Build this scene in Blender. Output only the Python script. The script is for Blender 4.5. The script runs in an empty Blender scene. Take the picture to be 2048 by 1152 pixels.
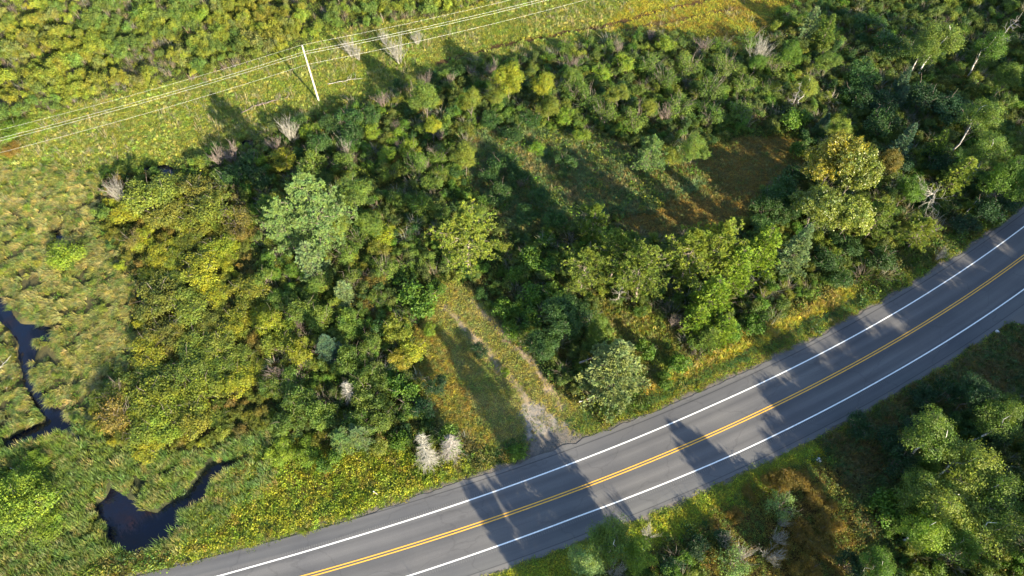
import bpy, math, random
import numpy as np
from mathutils import Vector

R = math.radians
rng = np.random.default_rng(7)
random.seed(7)
scene = bpy.context.scene
COL = scene.collection

# ------------------------------------------------------------------ camera
H = 91.0
PITCH = R(57.0)
FPX = 1400.0                       # focal length in photo pixels (2048 wide)
cam_data = bpy.data.cameras.new('camera')
cam_data.sensor_width = 36.0
cam_data.lens = 36.0 * FPX / 2048.0
cam_data.clip_start = 1.0
cam_data.clip_end = 6000.0
cam = bpy.data.objects.new('camera', cam_data)
COL.objects.link(cam)
cam.location = (0, 0, H)
cam.rotation_euler = (math.pi / 2 - PITCH, 0, 0)
scene.camera = cam

# ------------------------------------------------------------------ light
SUN_EL = R(21.0)
SHADOW_AZ = R(-37.0)               # direction the shadows run, from +Y (clockwise positive)
SX, SY = math.sin(SHADOW_AZ), math.cos(SHADOW_AZ)
world = bpy.data.worlds.new('World')
scene.world = world
world.use_nodes = True
wn = world.node_tree
for n in list(wn.nodes): wn.nodes.remove(n)
sky = wn.nodes.new('ShaderNodeTexSky')
sky.sky_type = 'NISHITA'
sky.sun_disc = False
sky.sun_elevation = SUN_EL
sky.sun_rotation = math.pi + SHADOW_AZ     # azimuth of the sun, measured from +Y
sky.air_density = 1.0
sky.dust_density = 0.6
sky.ozone_density = 1.5
bg = wn.nodes.new('ShaderNodeBackground')
bg.inputs['Strength'].default_value = 0.11
wo = wn.nodes.new('ShaderNodeOutputWorld')
wn.links.new(sky.outputs[0], bg.inputs[0])
wn.links.new(bg.outputs[0], wo.inputs[0])
sun_data = bpy.data.lights.new('sun', 'SUN')
sun_data.energy = 5.0
sun_data.angle = R(0.53)
sun_data.color = (1.0, 0.87, 0.62)
sun = bpy.data.objects.new('sun', sun_data)
COL.objects.link(sun)
sun_dir = Vector((SX * math.cos(SUN_EL), SY * math.cos(SUN_EL), -math.sin(SUN_EL)))
sun.rotation_euler = sun_dir.to_track_quat('-Z', 'Y').to_euler()
scene.view_settings.view_transform = 'Standard'
scene.view_settings.look = 'None'
scene.view_settings.exposure = 1.95
scene.view_settings.gamma = 1.0
scene.view_settings.use_curve_mapping = False
scene.cycles.max_bounces = 5
scene.cycles.diffuse_bounces = 3
scene.cycles.transmission_bounces = 4
scene.cycles.transparent_max_bounces = 4

# ------------------------------------------------------------------ plan <-> picture
def un(px, py, z=0.0):
    """world x, y of the point at height z seen at photo pixel px, py (survey helper)"""
    px = np.asarray(px, float); py = np.asarray(py, float)
    x = (px - 1024) / FPX; y = (576 - py) / FPX
    dy = math.cos(PITCH) + y * math.sin(PITCH)
    dz = -math.sin(PITCH) + y * math.cos(PITCH)
    t = (z - H) / dz
    return x * t, dy * t

def proj(x, y, z=0.0):
    x = np.asarray(x, float); y = np.asarray(y, float)
    dz = np.asarray(z, float) - H
    dep = y * math.cos(PITCH) - dz * math.sin(PITCH)
    up = y * math.sin(PITCH) + dz * math.cos(PITCH)
    dep = np.maximum(dep, 5.0)
    return 1024 + FPX * x / dep, 576 - FPX * up / dep

def inpoly(px, py, poly):
    px = np.asarray(px, float); py = np.asarray(py, float)
    c = np.zeros(px.shape, bool)
    n = len(poly)
    for i in range(n):
        x1, y1 = poly[i]; x2, y2 = poly[(i + 1) % n]
        if y1 == y2: continue
        c ^= ((y1 > py) != (y2 > py)) & (px < (x2 - x1) * (py - y1) / (y2 - y1) + x1)
    return c

def wpoly(poly):
    a = np.array(poly, float)
    x, y = un(a[:, 0], a[:, 1])
    return list(zip(x.tolist(), y.tolist()))

# smooth value noise, vectorised
_NG = np.random.default_rng(3).random((256, 256))
def vnoise(x, y, s):
    x = np.asarray(x, float) / s + 100.3; y = np.asarray(y, float) / s + 57.1
    xi = np.floor(x).astype(int); yi = np.floor(y).astype(int)
    fx = x - xi; fy = y - yi
    fx = fx * fx * (3 - 2 * fx); fy = fy * fy * (3 - 2 * fy)
    a = _NG[xi % 256, yi % 256]; b = _NG[(xi + 1) % 256, yi % 256]
    c = _NG[xi % 256, (yi + 1) % 256]; d = _NG[(xi + 1) % 256, (yi + 1) % 256]
    return (a * (1 - fx) + b * fx) * (1 - fy) + (c * (1 - fx) + d * fx) * fy
def fnoise(x, y, s):
    return (vnoise(x, y, s) + .5 * vnoise(x + 31, y, s / 2.1) + .25 * vnoise(x, y + 77, s / 4.3)) / 1.75

# ------------------------------------------------------------------ road line
RC = np.array([[-24.4, 17.1], [-20.2, 18.5], [-11.2, 21.2], [-2.0, 24.2], [7.5, 27.4], [18.4, 31.5], [29.0, 35.9],
               [41.5, 41.7], [53.6, 48.2], [68.5, 56.9], [81.5, 64.8]])
_rc = np.polyfit(RC[:, 0], RC[:, 1], 3)
def road_y(x):
    x = np.asarray(x, float)
    xc = np.clip(x, -30, 90)
    d = np.polyval(np.polyder(_rc), xc)
    return np.polyval(_rc, xc) + d * (x - xc)
def road_slope(x):
    return np.polyval(np.polyder(_rc), np.clip(x, -30, 90))
def road_s(x, y):
    """signed distance from the road's centre line, + on the marsh side"""
    x = np.asarray(x, float); y = np.asarray(y, float)
    xx = x
    for _ in range(3):
        m = road_slope(xx)
        xx = xx + ((x - xx) + m * (y - road_y(xx))) / (1 + m * m)
    m = road_slope(xx)
    return (-(x - xx) * m + (y - road_y(xx))) / np.sqrt(1 + m * m)

# ------------------------------------------------------------------ zones (plan polygons)
Z = {}
def zone(name, pts): Z[name] = wpoly(pts)
zone('thicket', [(-400, 350), (0, 240), (330, 165), (600, 100), (660, 60), (900, 25), (1010, -10), (1300, -260), (-800, -260)])
zone('corridor', [(-400, 350), (0, 240), (330, 165), (600, 100), (660, 60), (900, 25), (1010, -10), (1300, -260), (1900, -200), (1640, 0), (1560, 22),
                  (1480, 45), (1340, 66), (1200, 82), (1080, 104), (950, 125), (830, 160), (740, 200), (640, 225), (560, 245),
                  (480, 290), (380, 320), (250, 335), (120, 380), (0, 420), (-400, 520)])
zone('gold', [(1190, 60), (1240, 20), (1300, -60), (1900, -200), (1660, 0), (1560, 22), (1500, 110), (1440, 100), (1380, 74), (1300, 66)])
zone('marsh', [(-400, 420), (0, 330), (200, 335), (225, 380), (200, 450), (230, 500), (270, 560), (262, 640), (285, 720),
               (205, 780), (190, 850), (120, 850), (0, 870), (-400, 900)])
zone('alder', [(205, 380), (340, 345), (440, 370), (505, 430), (500, 500), (560, 620), (545, 730), (540, 850), (430, 900),
               (300, 915), (200, 880), (190, 800), (285, 720), (262, 640), (270, 560), (225, 480)])
zone('reeds', [(-300, 860), (120, 850), (200, 880), (300, 915), (430, 900), (540, 850), (560, 900), (560, 960), (420, 1060),
               (330, 1100), (210, 1110), (150, 1160), (-300, 1500)])
zone('goldenbank', [(480, 905), (600, 880), (700, 900), (800, 900), (950, 930), (900, 960), (750, 1020), (600, 1060), (450, 1110),
                    (330, 1110), (400, 1000), (470, 930)])
zone('drive', [(815, 700), (850, 600), (880, 560), (950, 575), (1010, 640), (1060, 730), (1130, 790), (1170, 800), (1210, 850), (1180, 870),
               (1110, 905), (1040, 890), (960, 905), (880, 860), (840, 780)])
zone('gravel', [(1042, 800), (1072, 800), (1118, 832), (1158, 858), (1215, 876), (1285, 850), (1230, 895), (1060, 970), (990, 970), (1040, 915), (1052, 880), (1046, 840)])
zone('orangestrip', [(820, 700), (838, 650), (870, 640), (890, 680), (915, 750), (960, 840), (1000, 880), (960, 900), (905, 850), (855, 790)])
zone('rut', [(880, 610), (890, 606), (960, 672), (1040, 765), (1085, 835), (1074, 842), (1028, 775), (950, 684)])
zone('rut2', [(940, 600), (950, 598), (1010, 655), (1080, 730), (1130, 815), (1120, 822), (1070, 742), (1000, 666)])
zone('meadow', [(950, 260), (1060, 250), (1200, 270), (1290, 300), (1400, 290), (1400, 370), (1300, 420), (1190, 440), (1010, 470),
                (960, 400), (930, 340)])
zone('brown', [(1290, 400), (1420, 290), (1480, 270), (1560, 265), (1610, 275), (1640, 310), (1600, 345), (1530, 380), (1500, 430),
               (1450, 465), (1330, 480), (1250, 470), (1240, 430)])
zone('pineduff', [(1180, 600), (1260, 620), (1340, 640), (1380, 700), (1400, 760), (1330, 790), (1290, 740), (1220, 690)])
zone('goldroad', [(1270, 770), (1350, 745), (1450, 690), (1550, 645), (1640, 595), (1710, 570), (1720, 620), (1540, 715), (1410, 790), (1300, 835)])
zone('rightbrush', [(1080, 104), (1200, 82), (1340, 66), (1480, 45), (1640, 0), (1900, -200), (1900, 200), (1640, 270), (1400, 290),
                    (1200, 270), (1000, 250), (900, 190)])
zone('forest', [(1640, -100), (1750, 60), (1780, 200), (1640, 260), (1660, 330), (1640, 420), (1700, 540), (1900, 480), (2048, 400),
                (2500, 200), (2500, -300)])
zone('verge', [(600, 1190), (1000, 1130), (1200, 1050), (1500, 915), (1620, 868), (1650, 905), (1570, 985), (1470, 1020), (1330, 1085), (1180, 1150), (1040, 1260)])
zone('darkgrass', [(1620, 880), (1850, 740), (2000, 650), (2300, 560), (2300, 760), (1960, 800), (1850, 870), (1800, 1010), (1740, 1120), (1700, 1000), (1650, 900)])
zone('brownherb', [(1650, 930), (1740, 1000), (1780, 1160), (1500, 1300), (1380, 1200), (1430, 1010), (1540, 940)])
zone('track', [(870, 118), (1000, 82), (1200, 45), (1330, 12), (1500, -30), (1510, -20), (1335, 20), (1205, 54), (1010, 92), (870, 128)])
zone('track2', [(980, 118), (1100, 88), (1300, 42), (1480, 8), (1485, 16), (1300, 52), (1105, 98), (980, 126)])

PONDS = [wpoly(p) for p in (
    [(188, 1008), (215, 985), (214, 940), (226, 948), (236, 975), (262, 990), (285, 1012), (312, 1022), (332, 1000), (362, 990), (372, 962), (425, 925), (462, 922),
     (500, 902), (485, 932), (425, 958), (412, 1000), (372, 1018), (352, 1030), (372, 1050), (338, 1068), (305, 1096), (255, 1100),
     (215, 1085), (212, 1050)],
    [(-60, 560), (0, 590), (30, 635), (65, 645), (112, 648), (108, 668), (72, 678), (62, 720), (68, 765), (100, 800), (150, 835),
     (152, 870), (182, 872), (196, 900), (194, 935), (182, 930), (170, 890), (120, 868), (60, 880), (20, 905), (0, 880), (50, 850), (95, 838), (55, 795), (35, 740), (32, 690), (10, 655), (-60, 610)],
    [(280, 330), (330, 325), (365, 335), (320, 348), (285, 345)],
    [(470, 280), (520, 262), (530, 275), (490, 295)],
    [(92, 462), (120, 452), (138, 470), (112, 480)])]

def _grow(P, k=1.04):
    cx = sum(p[0] for p in P) / len(P); cy = sum(p[1] for p in P) / len(P)
    return [(cx + (p[0] - cx) * k, cy + (p[1] - cy) * k) for p in P]
PONDS[0] = _grow(PONDS[0])

def ground_z(x, y):
    x = np.asarray(x, float); y = np.asarray(y, float)
    s = np.abs(road_s(x, y))
    z = np.interp(s, [0, 5.0, 5.5, 6.8, 9.5, 13, 40], [-.10, -.10, -.035, -.06, -.2, -.3, -.42])
    dr = np.hypot((x - 5.5) / 6.0, (y - 38) / 12.0)
    w = np.clip(1.4 - dr, 0, 1)
    z = z * (1 - w) + w * (-.07)
    w2 = np.clip(1.5 - np.hypot((x - 90) / 16.0, (y - 60) / 12.0), 0, 1)
    z = z * (1 - w2) + w2 * (-.10); w = np.maximum(w, w2)
    z = z + (fnoise(x, y, 5.0) - .5) * .5 * np.clip((s - 7) / 4, 0, 1) * (1 - w)
    return z

def at(px, py, h=0.0):
    """ground position of a thing whose point at height h is seen at px, py"""
    x, y = un(px, py, h)
    z = float(ground_z(x, y))
    x, y = un(px, py, h + z)
    return float(x), float(y), float(ground_z(x, y))

# ------------------------------------------------------------------ node material helpers
def newmat(name):
    m = bpy.data.materials.new(name)
    m.use_nodes = True
    nt = m.node_tree
    for n in list(nt.nodes): nt.nodes.remove(n)
    out = nt.nodes.new('ShaderNodeOutputMaterial')
    return m, nt, out

def nd(nt, typ, **kw):
    n = nt.nodes.new(typ)
    for k, v in kw.items():
        if k.startswith('i_'):
            n.inputs[k[2:].replace('_', ' ')].default_value = v
        else:
            setattr(n, k, v)
    return n

def mulcol(nt, a, b, blend='MULTIPLY', fac=1.0):
    n = nt.nodes.new('ShaderNodeMix'); n.data_type = 'RGBA'; n.blend_type = blend
    n.inputs[0].default_value = fac
    for sock, v in ((n.inputs[6], a), (n.inputs[7], b)):
        if isinstance(v, tuple): sock.default_value = v
        else: nt.links.new(v, sock)
    return n.outputs[2]

def ramp(nt, fac, stops):
    n = nt.nodes.new('ShaderNodeValToRGB')
    e = n.color_ramp.elements
    e[0].position, e[0].color = stops[0][0], tuple(stops[0][1]) + (1,)
    e[1].position, e[1].color = stops[-1][0], tuple(stops[-1][1]) + (1,)
    for p, c in stops[1:-1]:
        k = e.new(p); k.color = tuple(c) + (1,)
    nt.links.new(fac, n.inputs[0])
    return n.outputs[0]

def leaf_mat(name, inst, transl=.35, rough=.5, spec=.3, dry=(1.5, 1.0, .45, 1)):
    """foliage: the plant's own colour (object colour or instance tint), varied leaf by leaf"""
    m, nt, out = newmat(name)
    if inst:
        a = nd(nt, 'ShaderNodeAttribute', attribute_type='INSTANCER', attribute_name='tint'); col = a.outputs['Color']
    else:
        a = nd(nt, 'ShaderNodeObjectInfo'); col = a.outputs['Color']
    r = nd(nt, 'ShaderNodeAttribute', attribute_type='GEOMETRY', attribute_name='rnd')
    br = ramp(nt, r.outputs['Fac'], [(0, (.55, .6, .6)), (.5, (1, 1, 1)), (.88, (1.28, 1.32, 1.1)), (1, (1.65, 1.6, 1.0))])
    col = mulcol(nt, col, br)
    geo = nd(nt, 'ShaderNodeNewGeometry')
    nz = nd(nt, 'ShaderNodeTexNoise', i_Scale=.9, i_Detail=2.0)
    nt.links.new(geo.outputs['Position'], nz.inputs['Vector'])
    pr = ramp(nt, nz.outputs['Fac'], [(.35, (.8, .97, 1.1)), (.55, (1, 1, 1)), (.7, (1.14, 1.08, .85))])
    col = mulcol(nt, col, pr)
    b = nd(nt, 'ShaderNodeBsdfPrincipled', i_Roughness=rough)
    b.inputs['Specular IOR Level'].default_value = spec
    nt.links.new(col, b.inputs['Base Color'])
    t = nd(nt, 'ShaderNodeBsdfTranslucent')
    tc = mulcol(nt, col, (1.25, 1.35, .5, 1))
    nt.links.new(tc, t.inputs['Color'])
    mx = nd(nt, 'ShaderNodeMixShader'); mx.inputs[0].default_value = transl
    nt.links.new(b.outputs[0], mx.inputs[1]); nt.links.new(t.outputs[0], mx.inputs[2])
    nt.links.new(mx.outputs[0], out.inputs[0])
    return m

def bark_mat(name, c1, c2, scale=6.0):
    m, nt, out = newmat(name)
    tc = nd(nt, 'ShaderNodeTexCoord')
    nz = nd(nt, 'ShaderNodeTexNoise', i_Scale=scale, i_Detail=5.0)
    nt.links.new(tc.outputs['Object'], nz.inputs['Vector'])
    col = ramp(nt, nz.outputs['Fac'], [(.38, c1), (.62, c2)])
    b = nd(nt, 'ShaderNodeBsdfPrincipled', i_Roughness=.85)
    nt.links.new(col, b.inputs['Base Color'])
    bp = nd(nt, 'ShaderNodeBump', i_Strength=.5, i_Distance=.05)
    nt.links.new(nz.outputs['Fac'], bp.inputs['Height']); nt.links.new(bp.outputs[0], b.inputs['Normal'])
    nt.links.new(b.outputs[0], out.inputs[0])
    return m

LEAF = leaf_mat('leaf', False); LEAF_I = leaf_mat('leaf_cover', True)
NEEDLE = leaf_mat('needle', False, .2, .6, .2)
GLOSSY = leaf_mat('glossy_leaf', False, .3, .38, .5)
BARK = bark_mat('bark', (.09, .07, .055), (.2, .17, .14))
PBARK = bark_mat('pine_bark', (.16, .12, .10), (.34, .28, .24))
WBARK = bark_mat('white_bark', (.3, .28, .25), (.75, .72, .66), 3.0)
GREY = bark_mat('dead_wood', (.19, .17, .155), (.40, .365, .33), 4.0)
BLEACH = bark_mat('bleached_wood', (.18, .17, .145), (.37, .355, .31), 4.0)
TWIG = bark_mat('grey_twigs', (.12, .09, .08), (.25, .20, .175), 4.0)

# ------------------------------------------------------------------ mesh helpers
def mk_mesh(name, V, F, mats, fm=None, rnd=None):
    """V (n,3); F list of (k, 3|4) int arrays"""
    me = bpy.data.meshes.new(name)
    V = np.asarray(V, np.float32)
    me.vertices.add(len(V)); me.vertices.foreach_set('co', V.ravel())
    tot = np.concatenate([np.full(len(f), f.shape[1], np.int32) for f in F])
    li = np.concatenate([f.ravel() for f in F]).astype(np.int32)
    me.loops.add(len(li)); me.loops.foreach_set('vertex_index', li)
    me.polygons.add(len(tot))
    st = np.concatenate([[0], np.cumsum(tot)[:-1]]).astype(np.int32)
    me.polygons.foreach_set('loop_start', st)
    me.polygons.foreach_set('loop_total', tot)
    me.polygons.foreach_set('use_smooth', np.zeros(len(tot), bool))
    for m in mats: me.materials.append(m)
    if fm is not None: me.polygons.foreach_set('material_index', np.asarray(fm, np.int32))
    if rnd is not None:
        a = me.attributes.new('rnd', 'FLOAT', 'POINT'); a.data.foreach_set('value', np.asarray(rnd, np.float32))
    me.update(calc_edges=True)
    return me

def norm(a): return a / np.maximum(np.linalg.norm(a, axis=-1, keepdims=True), 1e-6)

class Leaves:
    """collects leaf blades: kite quads with a fold"""
    def __init__(s): s.P = []; s.N = []; s.S = []; s.D = []; s.A = []; s.G = []
    def add(s, P, N, S, aspect=.65, D=None, rg=rng, G=None):
        P = np.asarray(P, float); n = len(P); s.G.append(rg.random(n) if G is None else G)
        s.P.append(P); s.N.append(norm(np.asarray(N, float))); s.S.append(np.broadcast_to(S, (n,)).astype(float))
        s.D.append(rg.normal(size=(n, 3)) if D is None else np.asarray(D, float)); s.A.append(np.full(n, aspect))
    def mesh(s, name, mat, rg=rng):
        P = np.concatenate(s.P); N = np.concatenate(s.N); S = np.concatenate(s.S)[:, None]; D = np.concatenate(s.D); A = np.concatenate(s.A)[:, None]
        T = norm(D - N * (D * N).sum(1, keepdims=True)); B = np.cross(N, T)
        v = np.stack([P - T * S * .5, P + B * S * A * .5 + N * S * .12, P + T * S * .5, P - B * S * A * .5 + N * S * .12], 1).reshape(-1, 3)
        n = len(P); f = np.arange(n * 4).reshape(n, 4)
        F = np.concatenate([f[:, [0, 1, 2]], f[:, [0, 2, 3]]])
        rnd = np.repeat(np.clip((.66 * np.concatenate(s.G) + .34 * rg.random(n) - .5) * 1.25 + .5, 0, 1), 4)
        return mk_mesh(name, v, [F], [mat], rnd=rnd)

class Tubes:
    def __init__(s): s.V = []; s.F = []; s.n = 0
    def add(s, pts, rad, k=5):
        pts = np.asarray(pts, float); rad = np.asarray(rad, float); m = len(pts)
        t = np.gradient(pts, axis=0); t = norm(t)
        ref = np.array([0., 0, 1]) if abs(t[0][2]) < .8 else np.array([1., 0, 0])
        a = norm(np.cross(t, ref)); b = np.cross(t, a)
        ang = np.arange(k) * 2 * math.pi / k
        ring = pts[:, None, :] + rad[:, None, None] * (np.cos(ang)[None, :, None] * a[:, None, :] + np.sin(ang)[None, :, None] * b[:, None, :])
        s.V.append(ring.reshape(-1, 3))
        i = np.arange(m - 1)[:, None] * k; j = np.arange(k)[None, :]; j2 = (j + 1) % k
        f = np.stack([i + j, i + j2, i + k + j2, i + k + j], -1).reshape(-1, 4) + s.n
        s.F.append(f); s.n += m * k
    def mesh(s, name, mat):
        me = mk_mesh(name, np.concatenate(s.V), [np.concatenate(s.F)], [mat])
        me.polygons.foreach_set('use_smooth', np.ones(len(me.polygons), bool))
        return me

def path(p0, p1, n=5, wob=.1, rg=rng, bow=0.0):
    p0 = np.asarray(p0, float); p1 = np.asarray(p1, float)
    t = np.linspace(0, 1, n)[:, None]
    L = np.linalg.norm(p1 - p0)
    w = rg.normal(size=(n, 3)) * wob * L * .15; w[0] = 0
    w = w * np.sin(t * math.pi * .5)
    p = p0 + (p1 - p0) * t + w
    p[:, 2] += bow * L * np.sin(t[:, 0] * math.pi)
    return p

# ------------------------------------------------------------------ plant prototypes: each returns {part_name: mesh}
def clusters(lv, C, r, per, leaf, rg, up=.35, centre=None, asp=.65, flat=1.0):
    n = len(C)
    off = rg.normal(size=(n, per, 3)) * r; off[..., 2] *= flat
    P = (C[:, None, :] + off).reshape(-1, 3)
    out = C - (centre if centre is not None else C.mean(0))
    N = norm(norm(out)[:, None, :] * .9 + rg.normal(size=(n, per, 3)) * .55 + np.array([0, 0, up])).reshape(-1, 3)
    lv.add(P, N, leaf * rg.uniform(.65, 1.3, len(P)), asp, rg=rg, G=np.repeat(rg.random(n), per))

def shell(n, rg, hemi=-.35):
    v = norm(rg.normal(size=(n * 3 + 24, 3))); v = v[v[:, 2] > hemi][:n]
    return v

def make_broadleaf(seed, h, r, leaf=.26, lobes=14, per=13, ncl=42, mat=None, bark=None, airy=1.0, z0=.28):
    rg = np.random.default_rng(seed)
    lv = Leaves(); tb = Tubes()
    top = np.array([rg.normal() * .3, rg.normal() * .3, h * .9])
    tr = path((0, 0, -.3), top, 8, .25, rg)
    tb.add(tr, np.linspace(.0115 * h, .015, 8), 7)
    lb = Tubes() if bark is not None else tb
    cz = h * (z0 + 1) / 2; hz = h * (1 - z0) / 2
    for k in range(lobes):
        v = shell(1, rg, -.6)[0]
        q = rg.uniform(.35, .78)
        c = np.array([v[0] * r * q, v[1] * r * q, cz + v[2] * hz * q * .95])
        lr = r * rg.uniform(.28, .46)
        tz = np.clip(c[2] - r * .5, h * .15, h * .8) / (h * .9)
        p0 = tr[int(tz * 7)]
        br = path(p0, c, 5, .3, rg, .05)
        lb.add(br, np.linspace(.0045 * h, .012, 5), 4)
        d = shell(ncl, rg, -.5) * (lr * rg.uniform(.55, 1.05, (ncl, 1)) * np.array([1, 1, .8]))
        C = c + d
        clusters(lv, C, .2 * airy, per, leaf, rg, .35, c)
        for i in rg.choice(len(C), 5, replace=False):
            lb.add(path(c, C[i], 3, .2, rg), [.02, .014, .008], 3)
    d_ = {'trunk': tb.mesh('trunk', bark or BARK), 'crown': lv.mesh('crown', mat or LEAF, rg)}
    if bark is not None: d_['limbs'] = lb.mesh('limbs', BARK)
    return d_

def needle_burst(lv, C, axis, n, L, rg, wid=.22, spread=.8):
    """tufts of needles radiating round a shoot"""
    m = len(C)
    d = norm(axis[:, None, :] + rg.normal(size=(m, n, 3)) * spread)
    P = (C[:, None, :] + d * L * .45).reshape(-1, 3); d = d.reshape(-1, 3)
    N = norm(np.cross(d, rg.normal(size=d.shape)) + np.array([0, 0, .35]))
    lv.add(P, N, L * rg.uniform(.7, 1.25, len(P)), wid, D=d, rg=rg, G=np.repeat(rg.random(m), n))

def make_pine(seed, h, r, clear=.32, tuft=.44, shoots=24, whorls=13, flatten=.5, dens=9, jag=.42):
    rg = np.random.default_rng(seed)
    lv = Leaves(); tb = Tubes(); dead = tb
    tr = path((0, 0, -.3), (rg.normal() * .35, rg.normal() * .35, h), 9, .12, rg)
    tb.add(tr, [.2, .18, .16, .14, .11, .08, .06, .04, .02], 7)
    C = []; A = []
    for w in range(whorls):
        f = w / (whorls - 1)
        z = h * (clear + (1 - clear) * f * .97)
        rr = r * (math.sin(math.pi * min(1, .22 + .80 * f)) ** .75) * (1 - .18 * f) + .25
        nb = int(rg.integers(4, 7)); a0 = rg.random() * 6.3
        c0 = np.array([np.interp(z, tr[:, 2], tr[:, 0]), np.interp(z, tr[:, 2], tr[:, 1]), z])
        for b in range(nb):
            a = a0 + b * 2 * math.pi / nb + rg.normal() * .25
            L = rr * rg.uniform(1 - jag * 1.4, 1 + jag * .6)
            end = c0 + np.array([math.cos(a) * L, math.sin(a) * L, L * rg.uniform(.05, .4) * (.4 + f)])
            bp = path(c0, end, 6, .22, rg, -.05)
            tb.add(bp, np.linspace(.03 + .004 * L, .01, 6), 4)
            for k in range(shoots):
                t = rg.uniform(.12, 1.0) ** .75
                i = min(4, int(t * 5)); q = bp[i] + (bp[i + 1] - bp[i]) * (t * 5 - i)
                s = norm(np.array([math.cos(a) * .7, math.sin(a) * .7, .2]) + rg.normal(size=3) * np.array([.9, .9, .3]))
                e = q + s * rg.uniform(.2, 1.0) * (1.15 - t * .5) * (.22 * L + .25)
                if k % 3 == 0: tb.add(np.stack([q, e]), [.016, .01], 3)
                C.append(e); A.append(norm(s * .7 + np.array([0, 0, .6])))
    for k in range(7):       # bare dead twigs low on the stem
        z = h * rg.uniform(clear * .45, clear * 1.1); a = rg.random() * 6.3; L = rg.uniform(.6, 1.9)
        c0 = np.array([0, 0, z]); dead.add(path(c0, c0 + np.array([math.cos(a) * L, math.sin(a) * L, rg.uniform(-.2, .3)]), 4, .3, rg), [.03, .022, .015, .008], 3)
    needle_burst(lv, np.array(C), np.array(A), dens, tuft, rg, .26, .75)
    return {'trunk': tb.mesh('trunk', PBARK), 'crown': lv.mesh('crown', NEEDLE, rg)}

def make_feather(seed, h, r, droop=.0, leaf=.3, mat=None, thin=1.0, wid=.3, power=.8, gap=.42):
    """spruce, fir and larch: many tiers of shoots set along thin boughs"""
    rg = np.random.default_rng(seed)
    lv = Leaves(); tb = Tubes()
    tb.add(path((0, 0, -.3), (rg.normal() * .1, rg.normal() * .1, h), 6, .04, rg), np.linspace(.016 * h, .015, 6), 6)
    C = []; A = []
    z = h * .08
    while z < h * .985:
        f = z / h
        rr = r * (1 - f) ** power + .1
        nb = int(rg.integers(5, 8)); a0 = rg.random() * 6.3
        for b in range(nb):
            a = a0 + b * 2 * math.pi / nb + rg.normal() * .3
            L = rr * rg.uniform(.5, 1.2)
            ca, sa = math.cos(a), math.sin(a)
            n = 4; t = np.linspace(0, 1, n)
            bp = np.stack([ca * L * t, sa * L * t, z + L * (-droop * t + (droop * .9 + .12) * t * t * .9)], 1)
            tb.add(bp, np.linspace(.03, .008, n), 3)
            m = max(4, int(L * 9 * thin))
            tt = rg.uniform(.12, 1.0, m) ** .7
            side = rg.normal(size=m) * .30 * L * (1.05 - tt) + rg.normal(size=m) * .07
            P = np.stack([ca * L * tt - sa * side, sa * L * tt + ca * side, np.interp(tt, t, bp[:, 2]) + rg.normal(size=m) * .05 - np.abs(side) * .15], 1)
            sd = np.sign(side)[:, None] * np.array([[-sa, ca, 0]]) * .6 + np.array([[ca, sa, .12]])
            C.append(P); A.append(norm(sd))
        z += gap * rg.uniform(.7, 1.2) * (.6 + .5 * (1 - f))
    C.append(np.array([[0, 0, h - .1], [0, 0, h - .3]])); A.append(np.array([[0, 0, 1.], [0, 0, 1.]]))
    needle_burst(lv, np.concatenate(C), np.concatenate(A), 4, leaf, rg, wid, .38)
    return {'trunk': tb.mesh('trunk', BARK), 'crown': lv.mesh('crown', mat or NEEDLE, rg)}

def make_shrub(seed, r, h, leaf=.2, lobes=9, ncl=24, per=9, twigs=10, spread=.14, mat=None):
    rg = np.random.default_rng(seed)
    lv = Leaves(); tb = Tubes()
    for k in range(lobes):
        a = rg.random() * 6.3; q = r * math.sqrt(rg.random()) * .72
        lh = h * rg.uniform(.5, .8) * (1 - .35 * (q / r) ** 2)
        c = np.array([math.cos(a) * q, math.sin(a) * q, lh])
        lr = r * rg.uniform(.26, .44)
        base = np.array([math.cos(a) * q * .25, math.sin(a) * q * .25, -.15])
        tb.add(path(base, c, 4, .35, rg), [.04, .03, .02, .012], 4)
        d = shell(ncl, rg, -.45) * (lr * rg.uniform(.5, 1.12, (ncl, 1)) * np.array([1, 1, .85]))
        C = c + d; C[:, 2] = np.maximum(C[:, 2], .15)
        clusters(lv, C, spread, per, leaf, rg, .45, c)
        for i in rg.choice(len(C), 3, replace=False): tb.add(path(c, C[i], 3, .2, rg), [.014, .01, .006], 3)
    for k in range(twigs):   # bare shoots that stick out of the foliage
        a = rg.random() * 6.3; q = r * rg.uniform(.4, 1.05)
        tb.add(path((0, 0, 0), (math.cos(a) * q, math.sin(a) * q, h * rg.uniform(.75, 1.12)), 5, .3, rg, .1), [.03, .025, .02, .013, .006], 3)
    return {'stems': tb.mesh('stems', TWIG), 'foliage': lv.mesh('foliage', mat or LEAF, rg)}

def branch_rec(tb, p, d, L, rad, depth, rg, kids=3, up=.15, spread=.6):
    e = p + d * L
    pts = path(p, e, 4, .35, rg)
    tb.add(pts, np.linspace(rad, rad * .6, 4), 4 if depth > 1 else 3)
    if depth == 0: return
    for k in range(kids + (1 if depth > 1 else 0)):
        t = rg.uniform(.35, 1.0) if k else 1.0
        q = p + (pts[-1] - p) * t
        nd_ = norm(d + rg.normal(size=3) * spread + np.array([0, 0, up]))
        branch_rec(tb, q, nd_, L * rg.uniform(.5, .8), rad * .55, depth - 1, rg, kids, up, spread)

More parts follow.
